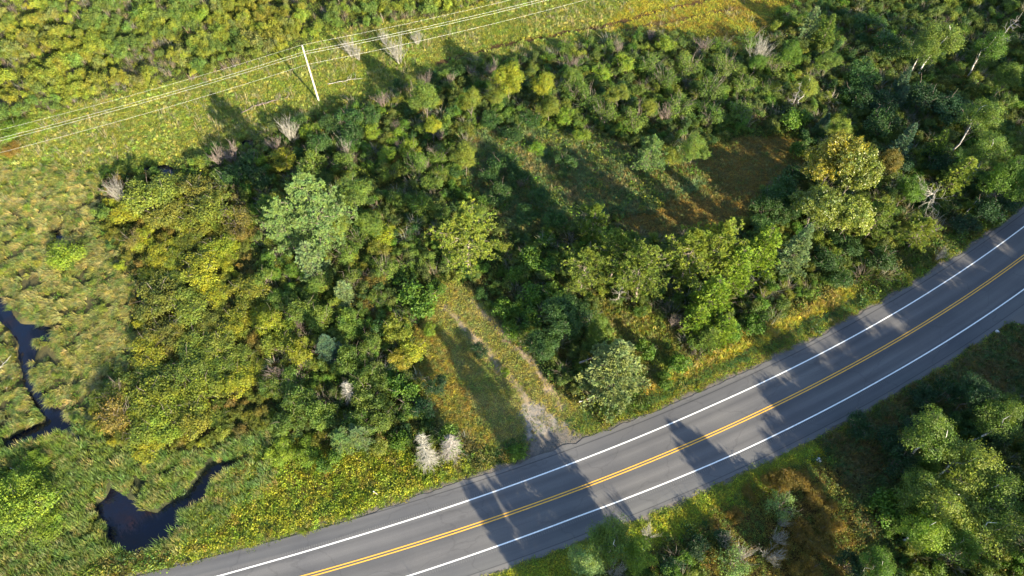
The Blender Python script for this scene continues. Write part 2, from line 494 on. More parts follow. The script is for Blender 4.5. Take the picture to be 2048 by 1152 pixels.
def make_bare_shrub(seed, r, h, stems=16, mat=None, rad=.03):
    rg = np.random.default_rng(seed); tb = Tubes()
    for k in range(stems):
        a = rg.random() * 6.3; q = rg.uniform(.15, 1.0) * r
        tip = np.array([math.cos(a) * q, math.sin(a) * q, h * rg.uniform(.7, 1.0)])
        b = np.array([math.cos(a), math.sin(a), 0]) * .12
        branch_rec(tb, b, norm(tip - b), np.linalg.norm(tip) * .5, rad, 2, rg, 3, .25, .3)
    return {'branches': tb.mesh('branches', mat or TWIG)}

def make_snag(seed, h):
    rg = np.random.default_rng(seed); tb = Tubes(); bb = Tubes()
    tr = path((0, 0, -.3), (-.5, .1, h * .5), 6, .15, rg); tb.add(tr, np.linspace(.2, .13, 6), 7)
    for k in range(9):
        a = rg.uniform(1.6, 4.9); f = rg.uniform(.5, 1.0); p = tr[int(f * 5)]
        branch_rec(bb, p, norm(np.array([math.cos(a) * 1.1, math.sin(a) * .9, rg.uniform(.25, 1.1)])), h * .26, .085, 3, rg, 2, .06, .42)
    return {'trunk': tb.mesh('trunk', BLEACH), 'limbs': bb.mesh('limbs', BLEACH)}

def make_dead_tree(seed, h, r, mat=None, n=26, droop=0., sub=2, rad0=None):
    rg = np.random.default_rng(seed); tb = Tubes(); bb = Tubes()
    tr = path((0, 0, -.3), (rg.normal() * .2, rg.normal() * .2, h), 8, .12, rg)
    r0 = rad0 or (.014 * h + .03)
    tb.add(tr, np.linspace(r0, .02, 8), 6)
    for k in range(n):
        f = rg.uniform(.08 if n > 100 else .2, .97); i = int(f * 7); p = tr[i] + (tr[min(7, i + 1)] - tr[i]) * (f * 7 - i)
        a = rg.random() * 6.3; L = r * (1.1 - f * .75) * rg.uniform(.5, 1.1)
        branch_rec(bb, p, norm(np.array([math.cos(a), math.sin(a), .25 - droop])), L * .55, .018 if n > 100 else .035, sub, rg, 3 if n > 100 else 2, -.05 - droop * .3, .35)
    return {'trunk': tb.mesh('trunk', mat or GREY), 'branches': bb.mesh('branches', mat or GREY)}

# ground-cover prototypes ----------------------------------------------------
def make_blades(seed, n, L, w, r, bend=.5, lean=(0, 0), stiff=.0, seg=2):
    rg = np.random.default_rng(seed)
    V = []; F3 = []; F4 = []; c = 0; rn = []
    for k in range(n):
        a = rg.random() * 6.3; q = r * math.sqrt(rg.random())
        p = np.array([math.cos(a) * q, math.sin(a) * q, -.05])
        a2 = a + rg.normal() * .8
        out = np.array([math.cos(a2), math.sin(a2), 0]) * bend * rg.uniform(.4, 1.3) + np.array([lean[0], lean[1], 0])
        l = L * rg.uniform(.6, 1.2); ww = w * rg.uniform(.7, 1.3)
        s = norm(np.cross(out + np.array([.01, 0, 0]), [0, 0, 1.])) * ww * .5
        m = p + np.array([0, 0, l * .55]) + out * l * .25
        e = p + out * l + np.array([0, 0, l * (1 - .45 * min(1.4, np.linalg.norm(out)))])
        V += [p - s, p + s, m + s * .9, m - s * .9, e]
        F4.append([c, c + 1, c + 2, c + 3]); F3.append([c + 3, c + 2, c + 4]); c += 5
        rn += [rg.random()] * 5
    return mk_mesh('blades', np.array(V), [np.array(F4), np.array(F3)], [LEAF_I], rnd=np.array(rn))

def make_forb(seed, r, h, n, leaf):
    rg = np.random.default_rng(seed); lv = Leaves()
    P = rg.normal(size=(n, 3)) * np.array([r * .5, r * .5, h * .28]) + np.array([0, 0, h * .5]); P[:, 2] = np.abs(P[:, 2])
    lv.add(P, np.array([0, 0, 1.]) + rg.normal(size=(n, 3)) * .6, leaf * rg.uniform(.6, 1.3, n), .6, rg=rg)
    return lv.mesh('leaves', LEAF_I, rg)

def make_cover_shrub(seed, r, h, leaf=.2):
    rg = np.random.default_rng(seed); lv = Leaves()
    for k in range(6):
        a = rg.random() * 6.3; q = r * math.sqrt(rg.random()) * .75
        c = np.array([math.cos(a) * q, math.sin(a) * q, h * rg.uniform(.35, .8)])
        C = c + shell(22, rg, -.4) * r * .36 * rg.uniform(.5, 1.15, (22, 1))
        clusters(lv, C, .13, 11, leaf, rg, .45, c)
    return lv.mesh('leaves', LEAF_I, rg)

def make_stone(seed):
    rg = np.random.default_rng(seed)
    import bmesh
    bm = bmesh.new(); bmesh.ops.create_icosphere(bm, subdivisions=1, radius=.5)
    for v in bm.verts: v.co *= rg.uniform(.75, 1.15); v.co.z *= .65
    me = bpy.data.meshes.new('stone'); bm.to_mesh(me); bm.free()
    me.materials.append(LEAF_I)
    return me

# ------------------------------------------------------------------ object helpers
def link(name, me, parent=None, loc=None):
    o = bpy.data.objects.new(name, me); COL.objects.link(o)
    if parent is not None: o.parent = parent
    if loc is not None: o.location = loc
    return o
def tag(o, label=None, cat=None, group=None, kind=None):
    if label: o['label'] = label
    if cat: o['category'] = cat
    if group: o['group'] = group
    if kind: o['kind'] = kind
    return o

def plant(name, parts, x, y, z, s, rz, tint, tilt=(0, 0), sz=1.0):
    """one plant standing on the ground: an empty that parents its parts"""
    e = bpy.data.objects.new(name, None); COL.objects.link(e)
    e.empty_display_size = .3
    e.location = (x, y, z); e.rotation_euler = (tilt[0], tilt[1], rz); e.scale = (s, s, s * sz)
    for pn, me in parts.items():
        o = link(pn, me, e)
        o.color = (tint[0], tint[1], tint[2], 1)
    return e

# ------------------------------------------------------------------ ground
def build_ground():
    def axis(lo, hi, a, b, st):
        core = np.arange(a, b + st, st)
        left = a - np.geomspace(1.5, a - lo, 26)[::-1]; right = core[-1] + np.geomspace(1.5, hi - core[-1], 26)
        return np.concatenate([left, core, right])
    xs = axis(-2500, 2500, -118, 118, .5); ys = axis(-2500, 4000, 8, 146, .5)
    X, Y = np.meshgrid(xs, ys); X = X.ravel(); Y = Y.ravel()
    far = np.hypot(X, Y - 70) > 200
    zz = ground_z(X, Y)
    # channels
    wob = (fnoise(X, Y, 2.2) - .5) * 1.3; wob2 = (fnoise(X + 50, Y, 2.2) - .5) * 1.3
    depth = np.zeros(len(X))
    for P in PONDS: depth = np.maximum(depth, inpoly(X + wob, Y + wob2, P) * 1.0)
    D = depth.reshape(len(ys), len(xs)).copy()
    for _ in range(2):
        D[1:-1, 1:-1] = (D[1:-1, 1:-1] * 2 + D[:-2, 1:-1] + D[2:, 1:-1] + D[1:-1, :-2] + D[1:-1, 2:]) / 6
    depth = D.ravel()
    zz = zz - depth * 1.25
    zz[far] = -.45
    mdf = None
    # earth and thatch colours
    n1 = fnoise(X, Y, 6.0); n2 = fnoise(X + 9, Y + 4, 1.4)
    C = np.zeros((len(X), 3)); C[:] = (.035, .042, .018)
    def paint(name, c, jit=.25):
        w = inpoly(X + (n2 - .5) * 2.2, Y + (n1 - .5) * 2.2, Z[name])
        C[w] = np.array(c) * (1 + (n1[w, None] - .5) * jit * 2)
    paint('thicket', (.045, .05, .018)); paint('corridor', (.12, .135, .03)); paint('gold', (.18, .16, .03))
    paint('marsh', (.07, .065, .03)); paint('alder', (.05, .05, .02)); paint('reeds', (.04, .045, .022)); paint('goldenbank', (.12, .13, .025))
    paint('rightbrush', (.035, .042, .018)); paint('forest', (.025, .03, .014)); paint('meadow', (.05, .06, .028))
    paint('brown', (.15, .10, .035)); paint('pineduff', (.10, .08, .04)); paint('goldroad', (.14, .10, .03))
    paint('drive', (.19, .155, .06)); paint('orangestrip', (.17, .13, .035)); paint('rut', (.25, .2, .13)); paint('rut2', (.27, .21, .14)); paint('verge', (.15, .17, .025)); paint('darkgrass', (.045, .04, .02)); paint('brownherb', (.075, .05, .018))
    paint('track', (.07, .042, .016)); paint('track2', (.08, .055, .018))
    n3 = fnoise(X + 70, Y + 20, .9); gm = inpoly(X + (n2 - .5) * 3.5 + (n3 - .5) * 2.5, Y + (n1 - .5) * 3.5 + (n3 - .5) * 4, Z['gravel']).astype(float)
    s = road_s(X, Y)
    edge = 6.35 + (fnoise(X, Y, 1.7) - .5) * 1.3 + np.where((X < -12) & (s > 0), -.7, 0) * np.clip((-12 - X) / 12, 0, 1)
    gm = np.maximum(gm, (np.abs(s) < edge))
    gc = gm > .5; C[gc] = np.where(np.abs(s)[gc, None] < 8.6, np.array([[.125, .112, .10]]), np.array([[.235, .21, .18]])) * (.8 + .4 * n2[gc, None])
    me = bpy.data.meshes.new('ground')
    nx, ny = len(xs), len(ys)
    i = np.arange(ny - 1)[:, None] * nx; j = np.arange(nx - 1)[None, :]
    F = np.stack([i + j, i + j + 1, i + nx + j + 1, i + nx + j], -1).reshape(-1, 4)
    m, nt, out = newmat('earth_and_thatch')
    a = nd(nt, 'ShaderNodeAttribute', attribute_name='earth')
    geo = nd(nt, 'ShaderNodeNewGeometry')
    nz = nd(nt, 'ShaderNodeTexNoise', i_Scale=1.6, i_Detail=6.0, i_Roughness=.65); nt.links.new(geo.outputs['Position'], nz.inputs['Vector'])
    nf = nd(nt, 'ShaderNodeTexNoise', i_Scale=14.0, i_Detail=3.0); nt.links.new(geo.outputs['Position'], nf.inputs['Vector'])
    c = mulcol(nt, a.outputs['Color'], ramp(nt, nz.outputs['Fac'], [(.3, (.65, .7, .75)), (.5, (1, 1, 1)), (.7, (1.4, 1.25, 1.05))]))
    c = mulcol(nt, c, ramp(nt, nf.outputs['Fac'], [(.35, (.75, .75, .75)), (.65, (1.25, 1.25, 1.25))]))
    b = nd(nt, 'ShaderNodeBsdfPrincipled', i_Roughness=.95)
    b.inputs['Specular IOR Level'].default_value = .15
    nt.links.new(c, b.inputs['Base Color'])
    bp = nd(nt, 'ShaderNodeBump', i_Strength=.7, i_Distance=.12)
    nt.links.new(nf.outputs['Fac'], bp.inputs['Height']); nt.links.new(bp.outputs[0], b.inputs['Normal'])
    nt.links.new(b.outputs[0], out.inputs[0])
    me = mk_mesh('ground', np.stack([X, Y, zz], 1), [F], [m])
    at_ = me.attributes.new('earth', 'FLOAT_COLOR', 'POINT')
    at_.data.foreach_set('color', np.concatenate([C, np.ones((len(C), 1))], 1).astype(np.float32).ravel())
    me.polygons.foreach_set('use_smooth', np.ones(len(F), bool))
    tag(link('ground', me), kind='structure')
build_ground()

def water():
    m, nt, out = newmat('dark_marsh_water')
    geo = nd(nt, 'ShaderNodeNewGeometry')
    nz = nd(nt, 'ShaderNodeTexNoise', i_Scale=.35, i_Detail=4.0); nt.links.new(geo.outputs['Position'], nz.inputs['Vector'])
    c = ramp(nt, nz.outputs['Fac'], [(.4, (.003, .006, .018)), (.62, (.006, .005, .010)), (.78, (.02, .008, .007))])
    b = nd(nt, 'ShaderNodeBsdfPrincipled', i_Roughness=.04)
    nt.links.new(c, b.inputs['Base Color'])
    n2 = nd(nt, 'ShaderNodeTexNoise', i_Scale=2.5, i_Detail=2.0); nt.links.new(geo.outputs['Position'], n2.inputs['Vector'])
    bp = nd(nt, 'ShaderNodeBump', i_Strength=.08, i_Distance=.05)
    nt.links.new(n2.outputs['Fac'], bp.inputs['Height']); nt.links.new(bp.outputs[0], b.inputs['Normal'])
    nt.links.new(b.outputs[0], out.inputs[0])
    V = np.array([(-140, 2, -1.0), (-22, 12, -1.0), (-22, 120, -1.0), (-140, 120, -1.0)])
    tag(link('marsh_water', mk_mesh('marsh_water', V, [np.array([[0, 1, 2, 3]])], [m])), kind='structure')
water()

# ------------------------------------------------------------------ road
XR = np.concatenate([np.arange(-700, -60, 16.0), np.arange(-60, 130, 1.0), np.arange(130, 900, 16.0)])
def offset_line(s, xs=XR):
    m = road_slope(xs); n = np.stack([-m, np.ones_like(m)], 1) / np.sqrt(1 + m * m)[:, None]
    return np.stack([xs, road_y(xs)], 1) + n * (s if np.ndim(s) == 0 else np.asarray(s)[:, None])
def up_line(x): return np.interp(x, [-35, -20, 7, 29, 62, 84], [2.75, 3.05, 3.42, 3.6, 3.55, 3.6])
def low_line(x): return np.interp(x, [-13, 7, 29, 51, 76], [3.4, 3.25, 3.6, 3.65, 3.85])
def strip(name, s0, s1, z, mat, xs=XR, skirt=0.0):
    a = offset_line(s0, xs); b = offset_line(s1, xs)
    n = len(xs)
    V = [np.column_stack([a, np.full(n, z)]), np.column_stack([b, np.full(n, z)])]
    i = np.arange(n - 1)
    F = [np.stack([i, i + 1, n + i + 1, n + i], 1)[:, ::-1]]
    if skirt:
        V += [np.column_stack([a, np.full(n, z - skirt)]), np.column_stack([b, np.full(n, z - skirt)])]
        F += [np.stack([i, i + 1, 2 * n + i + 1, 2 * n + i], 1), np.stack([n + i, n + i + 1, 3 * n + i + 1, 3 * n + i], 1)[:, ::-1]]
    me = mk_mesh(name, np.concatenate(V), F, [mat])
    return me

def asphalt():
    m, nt, out = newmat('worn_asphalt')
    a = nd(nt, 'ShaderNodeAttribute', attribute_name='lat'); b_ = nd(nt, 'ShaderNodeAttribute', attribute_name='along')
    geo = nd(nt, 'ShaderNodeNewGeometry')
    cx = nd(nt, 'ShaderNodeCombineXYZ'); nt.links.new(b_.outputs['Fac'], cx.inputs[0]); nt.links.new(a.outputs['Fac'], cx.inputs[1])
    mp = nd(nt, 'ShaderNodeMapping'); mp.inputs['Scale'].default_value = (.035, .9, 1); nt.links.new(cx.outputs[0], mp.inputs[0])
    streak = nd(nt, 'ShaderNodeTexNoise', i_Scale=1.0, i_Detail=4.0); nt.links.new(mp.outputs[0], streak.inputs['Vector'])
    big = nd(nt, 'ShaderNodeTexNoise', i_Scale=.12, i_Detail=4.0); nt.links.new(cx.outputs[0], big.inputs['Vector'])
    fine = nd(nt, 'ShaderNodeTexNoise', i_Scale=30.0, i_Detail=2.0); nt.links.new(geo.outputs['Position'], fine.inputs['Vector'])
    # lateral profile: lanes, wheel tracks, paler gritty shoulders
    mr = nd(nt, 'ShaderNodeMapRange'); mr.inputs[1].default_value = -6.4; mr.inputs[2].default_value = 6.4
    nt.links.new(a.outputs['Fac'], mr.inputs[0])
    def u(s): return (s + 6.4) / 12.8
    sh = (.175, .16, .145); ln = (.160, .152, .146); wt = (.126, .121, .118)
    prof = [(u(-6.4), sh), (u(-5.62), (.15, .145, .14)), (u(-5.55), (.06, .06, .062)), (u(-5.47), (.14, .137, .133)), (u(-3.5), (.125, .122, .122)), (u(-3.3), ln), (u(-2.7), wt), (u(-1.9), ln), (u(-1.0), wt),
            (u(0), (.115, .113, .115)), (u(.9), wt), (u(1.8), ln), (u(2.6), wt), (u(3.3), ln), (u(3.6), (.12, .118, .118)), (u(5.2), (.135, .13, .128)), (u(5.3), (.05, .05, .052)), (u(5.42), (.145, .14, .135)), (u(6.4), sh)]
    pc = ramp(nt, mr.outputs[0], prof)
    c = mulcol(nt, pc, ramp(nt, streak.outputs['Fac'], [(.3, (.56, .58, .63)), (.7, (.80, .815, .86))]))
    c = mulcol(nt, c, ramp(nt, big.outputs['Fac'], [(.3, (.86, .87, .9)), (.7, (1.14, 1.13, 1.1))]))
    c = mulcol(nt, c, ramp(nt, fine.outputs['Fac'], [(.3, (.86, .86, .86)), (.7, (1.15, 1.15, 1.15))]))
    # thin transverse and wandering cracks
    mp2 = nd(nt, 'ShaderNodeMapping'); mp2.inputs['Scale'].default_value = (.09, .16, 1); nt.links.new(cx.outputs[0], mp2.inputs[0])
    wv = nd(nt, 'ShaderNodeTexNoise', i_Scale=3.0, i_Detail=4.0); nt.links.new(mp2.outputs[0], wv.inputs['Vector'])
    mixv = nd(nt, 'ShaderNodeVectorMath', operation='ADD'); nt.links.new(mp2.outputs[0], mixv.inputs[0])
    sc = nd(nt, 'ShaderNodeVectorMath', operation='SCALE'); sc.inputs['Scale'].default_value = .35; nt.links.new(wv.outputs['Color'], sc.inputs[0]); nt.links.new(sc.outputs[0], mixv.inputs[1])
    vo = nd(nt, 'ShaderNodeTexVoronoi', feature='DISTANCE_TO_EDGE', i_Scale=1.0); nt.links.new(mixv.outputs[0], vo.inputs['Vector'])
    c = mulcol(nt, c, ramp(nt, vo.outputs['Distance'], [(0, (.55, .55, .56)), (.006, (.75, .75, .75)), (.012, (1, 1, 1))]), fac=.35)
    b = nd(nt, 'ShaderNodeBsdfPrincipled', i_Roughness=.85)
    b.inputs['Specular IOR Level'].default_value = .3
    nt.links.new(c, b.inputs['Base Color'])
    bp = nd(nt, 'ShaderNodeBump', i_Strength=.4, i_Distance=.01)
    nt.links.new(fine.outputs['Fac'], bp.inputs['Height']); nt.links.new(bp.outputs[0], b.inputs['Normal'])
    nt.links.new(b.outputs[0], out.inputs[0])
    return m

def paint_mat(name, col, wear):
    m, nt, out = newmat(name)
    geo = nd(nt, 'ShaderNodeNewGeometry')
    nz = nd(nt, 'ShaderNodeTexNoise', i_Scale=5.0, i_Detail=6.0, i_Roughness=.7); nt.links.new(geo.outputs['Position'], nz.inputs['Vector'])
    c = ramp(nt, nz.outputs['Fac'], [(.34, wear), (.46, col), (.7, tuple(min(1, v * 1.08) for v in col))])
    b = nd(nt, 'ShaderNodeBsdfPrincipled', i_Roughness=.7)
    nt.links.new(c, b.inputs['Base Color']); nt.links.new(b.outputs[0], out.inputs[0])
    return m

def build_road():
    # pavement sheet with lateral rows so its edges are ragged and the shoulder is real
    lat = np.array([-6.15, -5.5, -3.5, -1.7, 0, 1.7, 3.5, 5.3, 5.95])
    xs = np.concatenate([np.arange(-700, -60, 16.0), np.arange(-60, 130, .35), np.arange(130, 900, 16.0)])
    m = road_slope(xs); n_ = np.stack([-m, np.ones_like(m)], 1) / np.sqrt(1 + m * m)[:, None]
    base = np.stack([xs, road_y(xs)], 1); rows = []; la = []; al = []
    along = np.concatenate([[0], np.cumsum(np.hypot(np.diff(base[:, 0]), np.diff(base[:, 1])))])
    for k, s in enumerate(lat):
        ss = np.full(len(xs), s)
        if k == 0:
            ss = ss + (fnoise(xs, xs * 0 + 5, 1.6) - .5) * .8
            ss = ss - 9.0 * np.clip(1 - np.abs(xs - 88) / 17, 0, 1) ** .7      # side lane mouth at the right
        if k == len(lat) - 1:
            ss = ss + (fnoise(xs, xs * 0 + 25, 1.6) - .5) * .7 - 1.5 * np.clip((-8 - xs) / 20, 0, 1)
        rows.append(np.column_stack([base + n_ * ss[:, None], np.full(len(xs), .02 - .02 * abs(s) / 6)])); la.append(ss); al.append(along)
    n = len(xs); V = np.concatenate(rows); i = np.arange(n - 1); F = []
    for k in range(len(lat) - 1): F.append(np.stack([k * n + i, k * n + i + 1, (k + 1) * n + i + 1, (k + 1) * n + i], 1))
    for k in (0, len(lat) - 1):
        q = len(V); e = rows[k].copy(); e[:, 2] -= .2; V = np.concatenate([V, e]); la.append(la[k]); al.append(along)
        f = np.stack([k * n + i, k * n + i + 1, q + i + 1, q + i], 1); F.append(f if k else f[:, ::-1])
    me = mk_mesh('road', V, F, [asphalt()])
    a1 = me.attributes.new('lat', 'FLOAT', 'POINT'); a1.data.foreach_set('value', np.concatenate(la).astype(np.float32))
    a2 = me.attributes.new('along', 'FLOAT', 'POINT'); a2.data.foreach_set('value', np.concatenate(al).astype(np.float32))
    tag(link('road', me), kind='structure')
    wp = paint_mat('white_road_paint', (.78, .78, .76), (.5, .5, .49)); yp = paint_mat('yellow_road_paint', (.70, .36, .035), (.4, .24, .06))
    for s in (up_line(XR), -low_line(XR)):
        tag(link('white_edge_line', strip('white_edge_line', s - .085, s + .085, .0135, wp)), kind='structure')
    for s in (.17, -.17):
        tag(link('yellow_centre_line', strip('yellow_centre_line', s - .07, s + .07, .0245, yp)), kind='structure')
    # milled rumble strips outside the white lines
    dk = paint_mat('milled_groove', (.10, .098, .098), (.07, .07, .07))
    for sgn, off, x0, x1 in ((1, 3.86, -34, 9), (-1, 3.9, -16, 62)):
        V = []; F = []; x = x0; k = 0
        while x < x1:
            mm = float(road_slope(x)); t = np.array([1, mm]) / math.hypot(1, mm); nn = np.array([-t[1], t[0]])
            p = np.array([x, float(road_y(x))]) + nn * sgn * (off - 3.5 + float(up_line(x) if sgn > 0 else low_line(x)))
            for a, b in ((-.055, -.17), (.055, -.17), (.055, .17), (-.055, .17)):
                q = p + t * a + nn * b; V.append((q[0], q[1], .0125))
            F.append([k, k + 1, k + 2, k + 3]); k += 4
            x += .30 * t[0]
        tag(link('rumble_strip', mk_mesh('rumble_strip', np.array(V), [np.array(F)], [dk])), kind='structure')
build_road()

# ------------------------------------------------------------------ plant library
KIND = {}
KIND['broad'] = [make_broadleaf(10 + i, 11, 4.0, .215, 18, 14, 60) for i in range(3)]
KIND['cotton'] = [make_broadleaf(20 + i, 13, 5.2, .32, 22, 13, 58, GLOSSY) for i in range(2)]
KIND['aspen'] = [make_broadleaf(30 + i, 12, 2.8, .18, 18, 12, 42, None, WBARK, 1.25, .22) for i in range(3)]
KIND['pine'] = [make_pine(40 + i, 14, 4.4) for i in range(3)]
KIND['wpine'] = [make_pine(50 + i, 14, 4.8, .15, .36, 40, 15, .3, 10, .4) for i in range(2)]
KIND['larch'] = [make_feather(60 + i, 11, 3.4, -.05, .46, None, .8, .36, .62, .62) for i in range(2)]
KIND['spruce'] = [make_feather(70 + i, 13, 3.2, .25, .34, None, 1.35, .36, .85, .40) for i in range(2)]
KIND['widespruce'] = [make_feather(75, 13, 4.9, .18, .42, None, 1.1, .40, .78, .46)]
KIND['shrub'] = [make_shrub(80 + i, 1.7, 2.7, .145, 10, 30, 13, 6) for i in range(5)]
KIND['lowshrub'] = [make_shrub(90 + i, 2.0, 1.7, .13, 13, 28, 13, 3, .16) for i in range(3)]
KIND['airyshrub'] = [make_shrub(95 + i, 1.8, 3.1, .14, 9, 22, 10, 14, .2) for i in range(3)]
KIND['bigleaf'] = [make_shrub(100 + i, 1.7, 2.4, .24, 10, 22, 8, 3, .2) for i in range(2)]
KIND['bare'] = [make_bare_shrub(110 + i, 1.3, 2.6, 15) for i in range(3)]
KIND['fan'] = [make_bare_shrub(115 + i, 1.2, 3.2, 20, BLEACH, .026) for i in range(2)]
KIND['deadtree'] = [make_dead_tree(120 + i, 9, 2.4) for i in range(2)]
KIND['snag'] = [make_snag(125, 10)]
KIND['shaggy'] = [make_dead_tree(130 + i, 6.5, 1.5, BLEACH if i == 0 else None, 190, .35, 2, .09) for i in range(2)]
NATIVE = {'broad': (11, 4.0), 'cotton': (13, 5.2), 'aspen': (12, 2.8), 'pine': (14, 4.4), 'wpine': (14, 4.8), 'larch': (11, 3.4), 'spruce': (13, 3.2),
          'widespruce': (13, 4.9), 'shrub': (2.7, 1.7), 'lowshrub': (1.7, 2.0), 'airyshrub': (3.3, 1.8), 'bigleaf': (2.4, 1.7), 'bare': (2.6, 1.3), 'fan': (3.2, 1.2),
          'deadtree': (9, 2.4), 'snag': (10, 4.2), 'shaggy': (6.5, 1.6)}
NAME = {'broad': 'broadleaf_tree', 'cotton': 'poplar_tree', 'aspen': 'birch_tree', 'pine': 'pine_tree', 'wpine': 'white_pine', 'larch': 'larch_tree', 'spruce': 'spruce_tree',
        'widespruce': 'spruce_tree', 'shrub': 'leafy_shrub', 'lowshrub': 'low_shrub', 'airyshrub': 'twiggy_shrub', 'bigleaf': 'broadleaf_shrub', 'bare': 'bare_shrub',
        'fan': 'bare_shrub', 'deadtree': 'dead_tree', 'snag': 'dead_tree', 'shaggy': 'dead_conifer'}
CAT = {'leafy_shrub': 'shrub', 'low_shrub': 'shrub', 'twiggy_shrub': 'shrub', 'broadleaf_shrub': 'shrub', 'bare_shrub': 'bare shrub', 'dead_conifer': 'dead tree', 'dead_tree': 'dead tree'}

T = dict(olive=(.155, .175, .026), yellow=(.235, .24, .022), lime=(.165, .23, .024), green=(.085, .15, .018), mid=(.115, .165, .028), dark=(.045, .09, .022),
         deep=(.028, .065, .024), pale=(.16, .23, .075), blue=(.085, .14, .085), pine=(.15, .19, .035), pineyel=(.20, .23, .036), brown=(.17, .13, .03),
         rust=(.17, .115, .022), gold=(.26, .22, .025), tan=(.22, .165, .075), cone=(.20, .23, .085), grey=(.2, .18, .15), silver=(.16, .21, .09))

TREES = []     # (px, py, radius_px) of what has been placed, to keep the fill off it
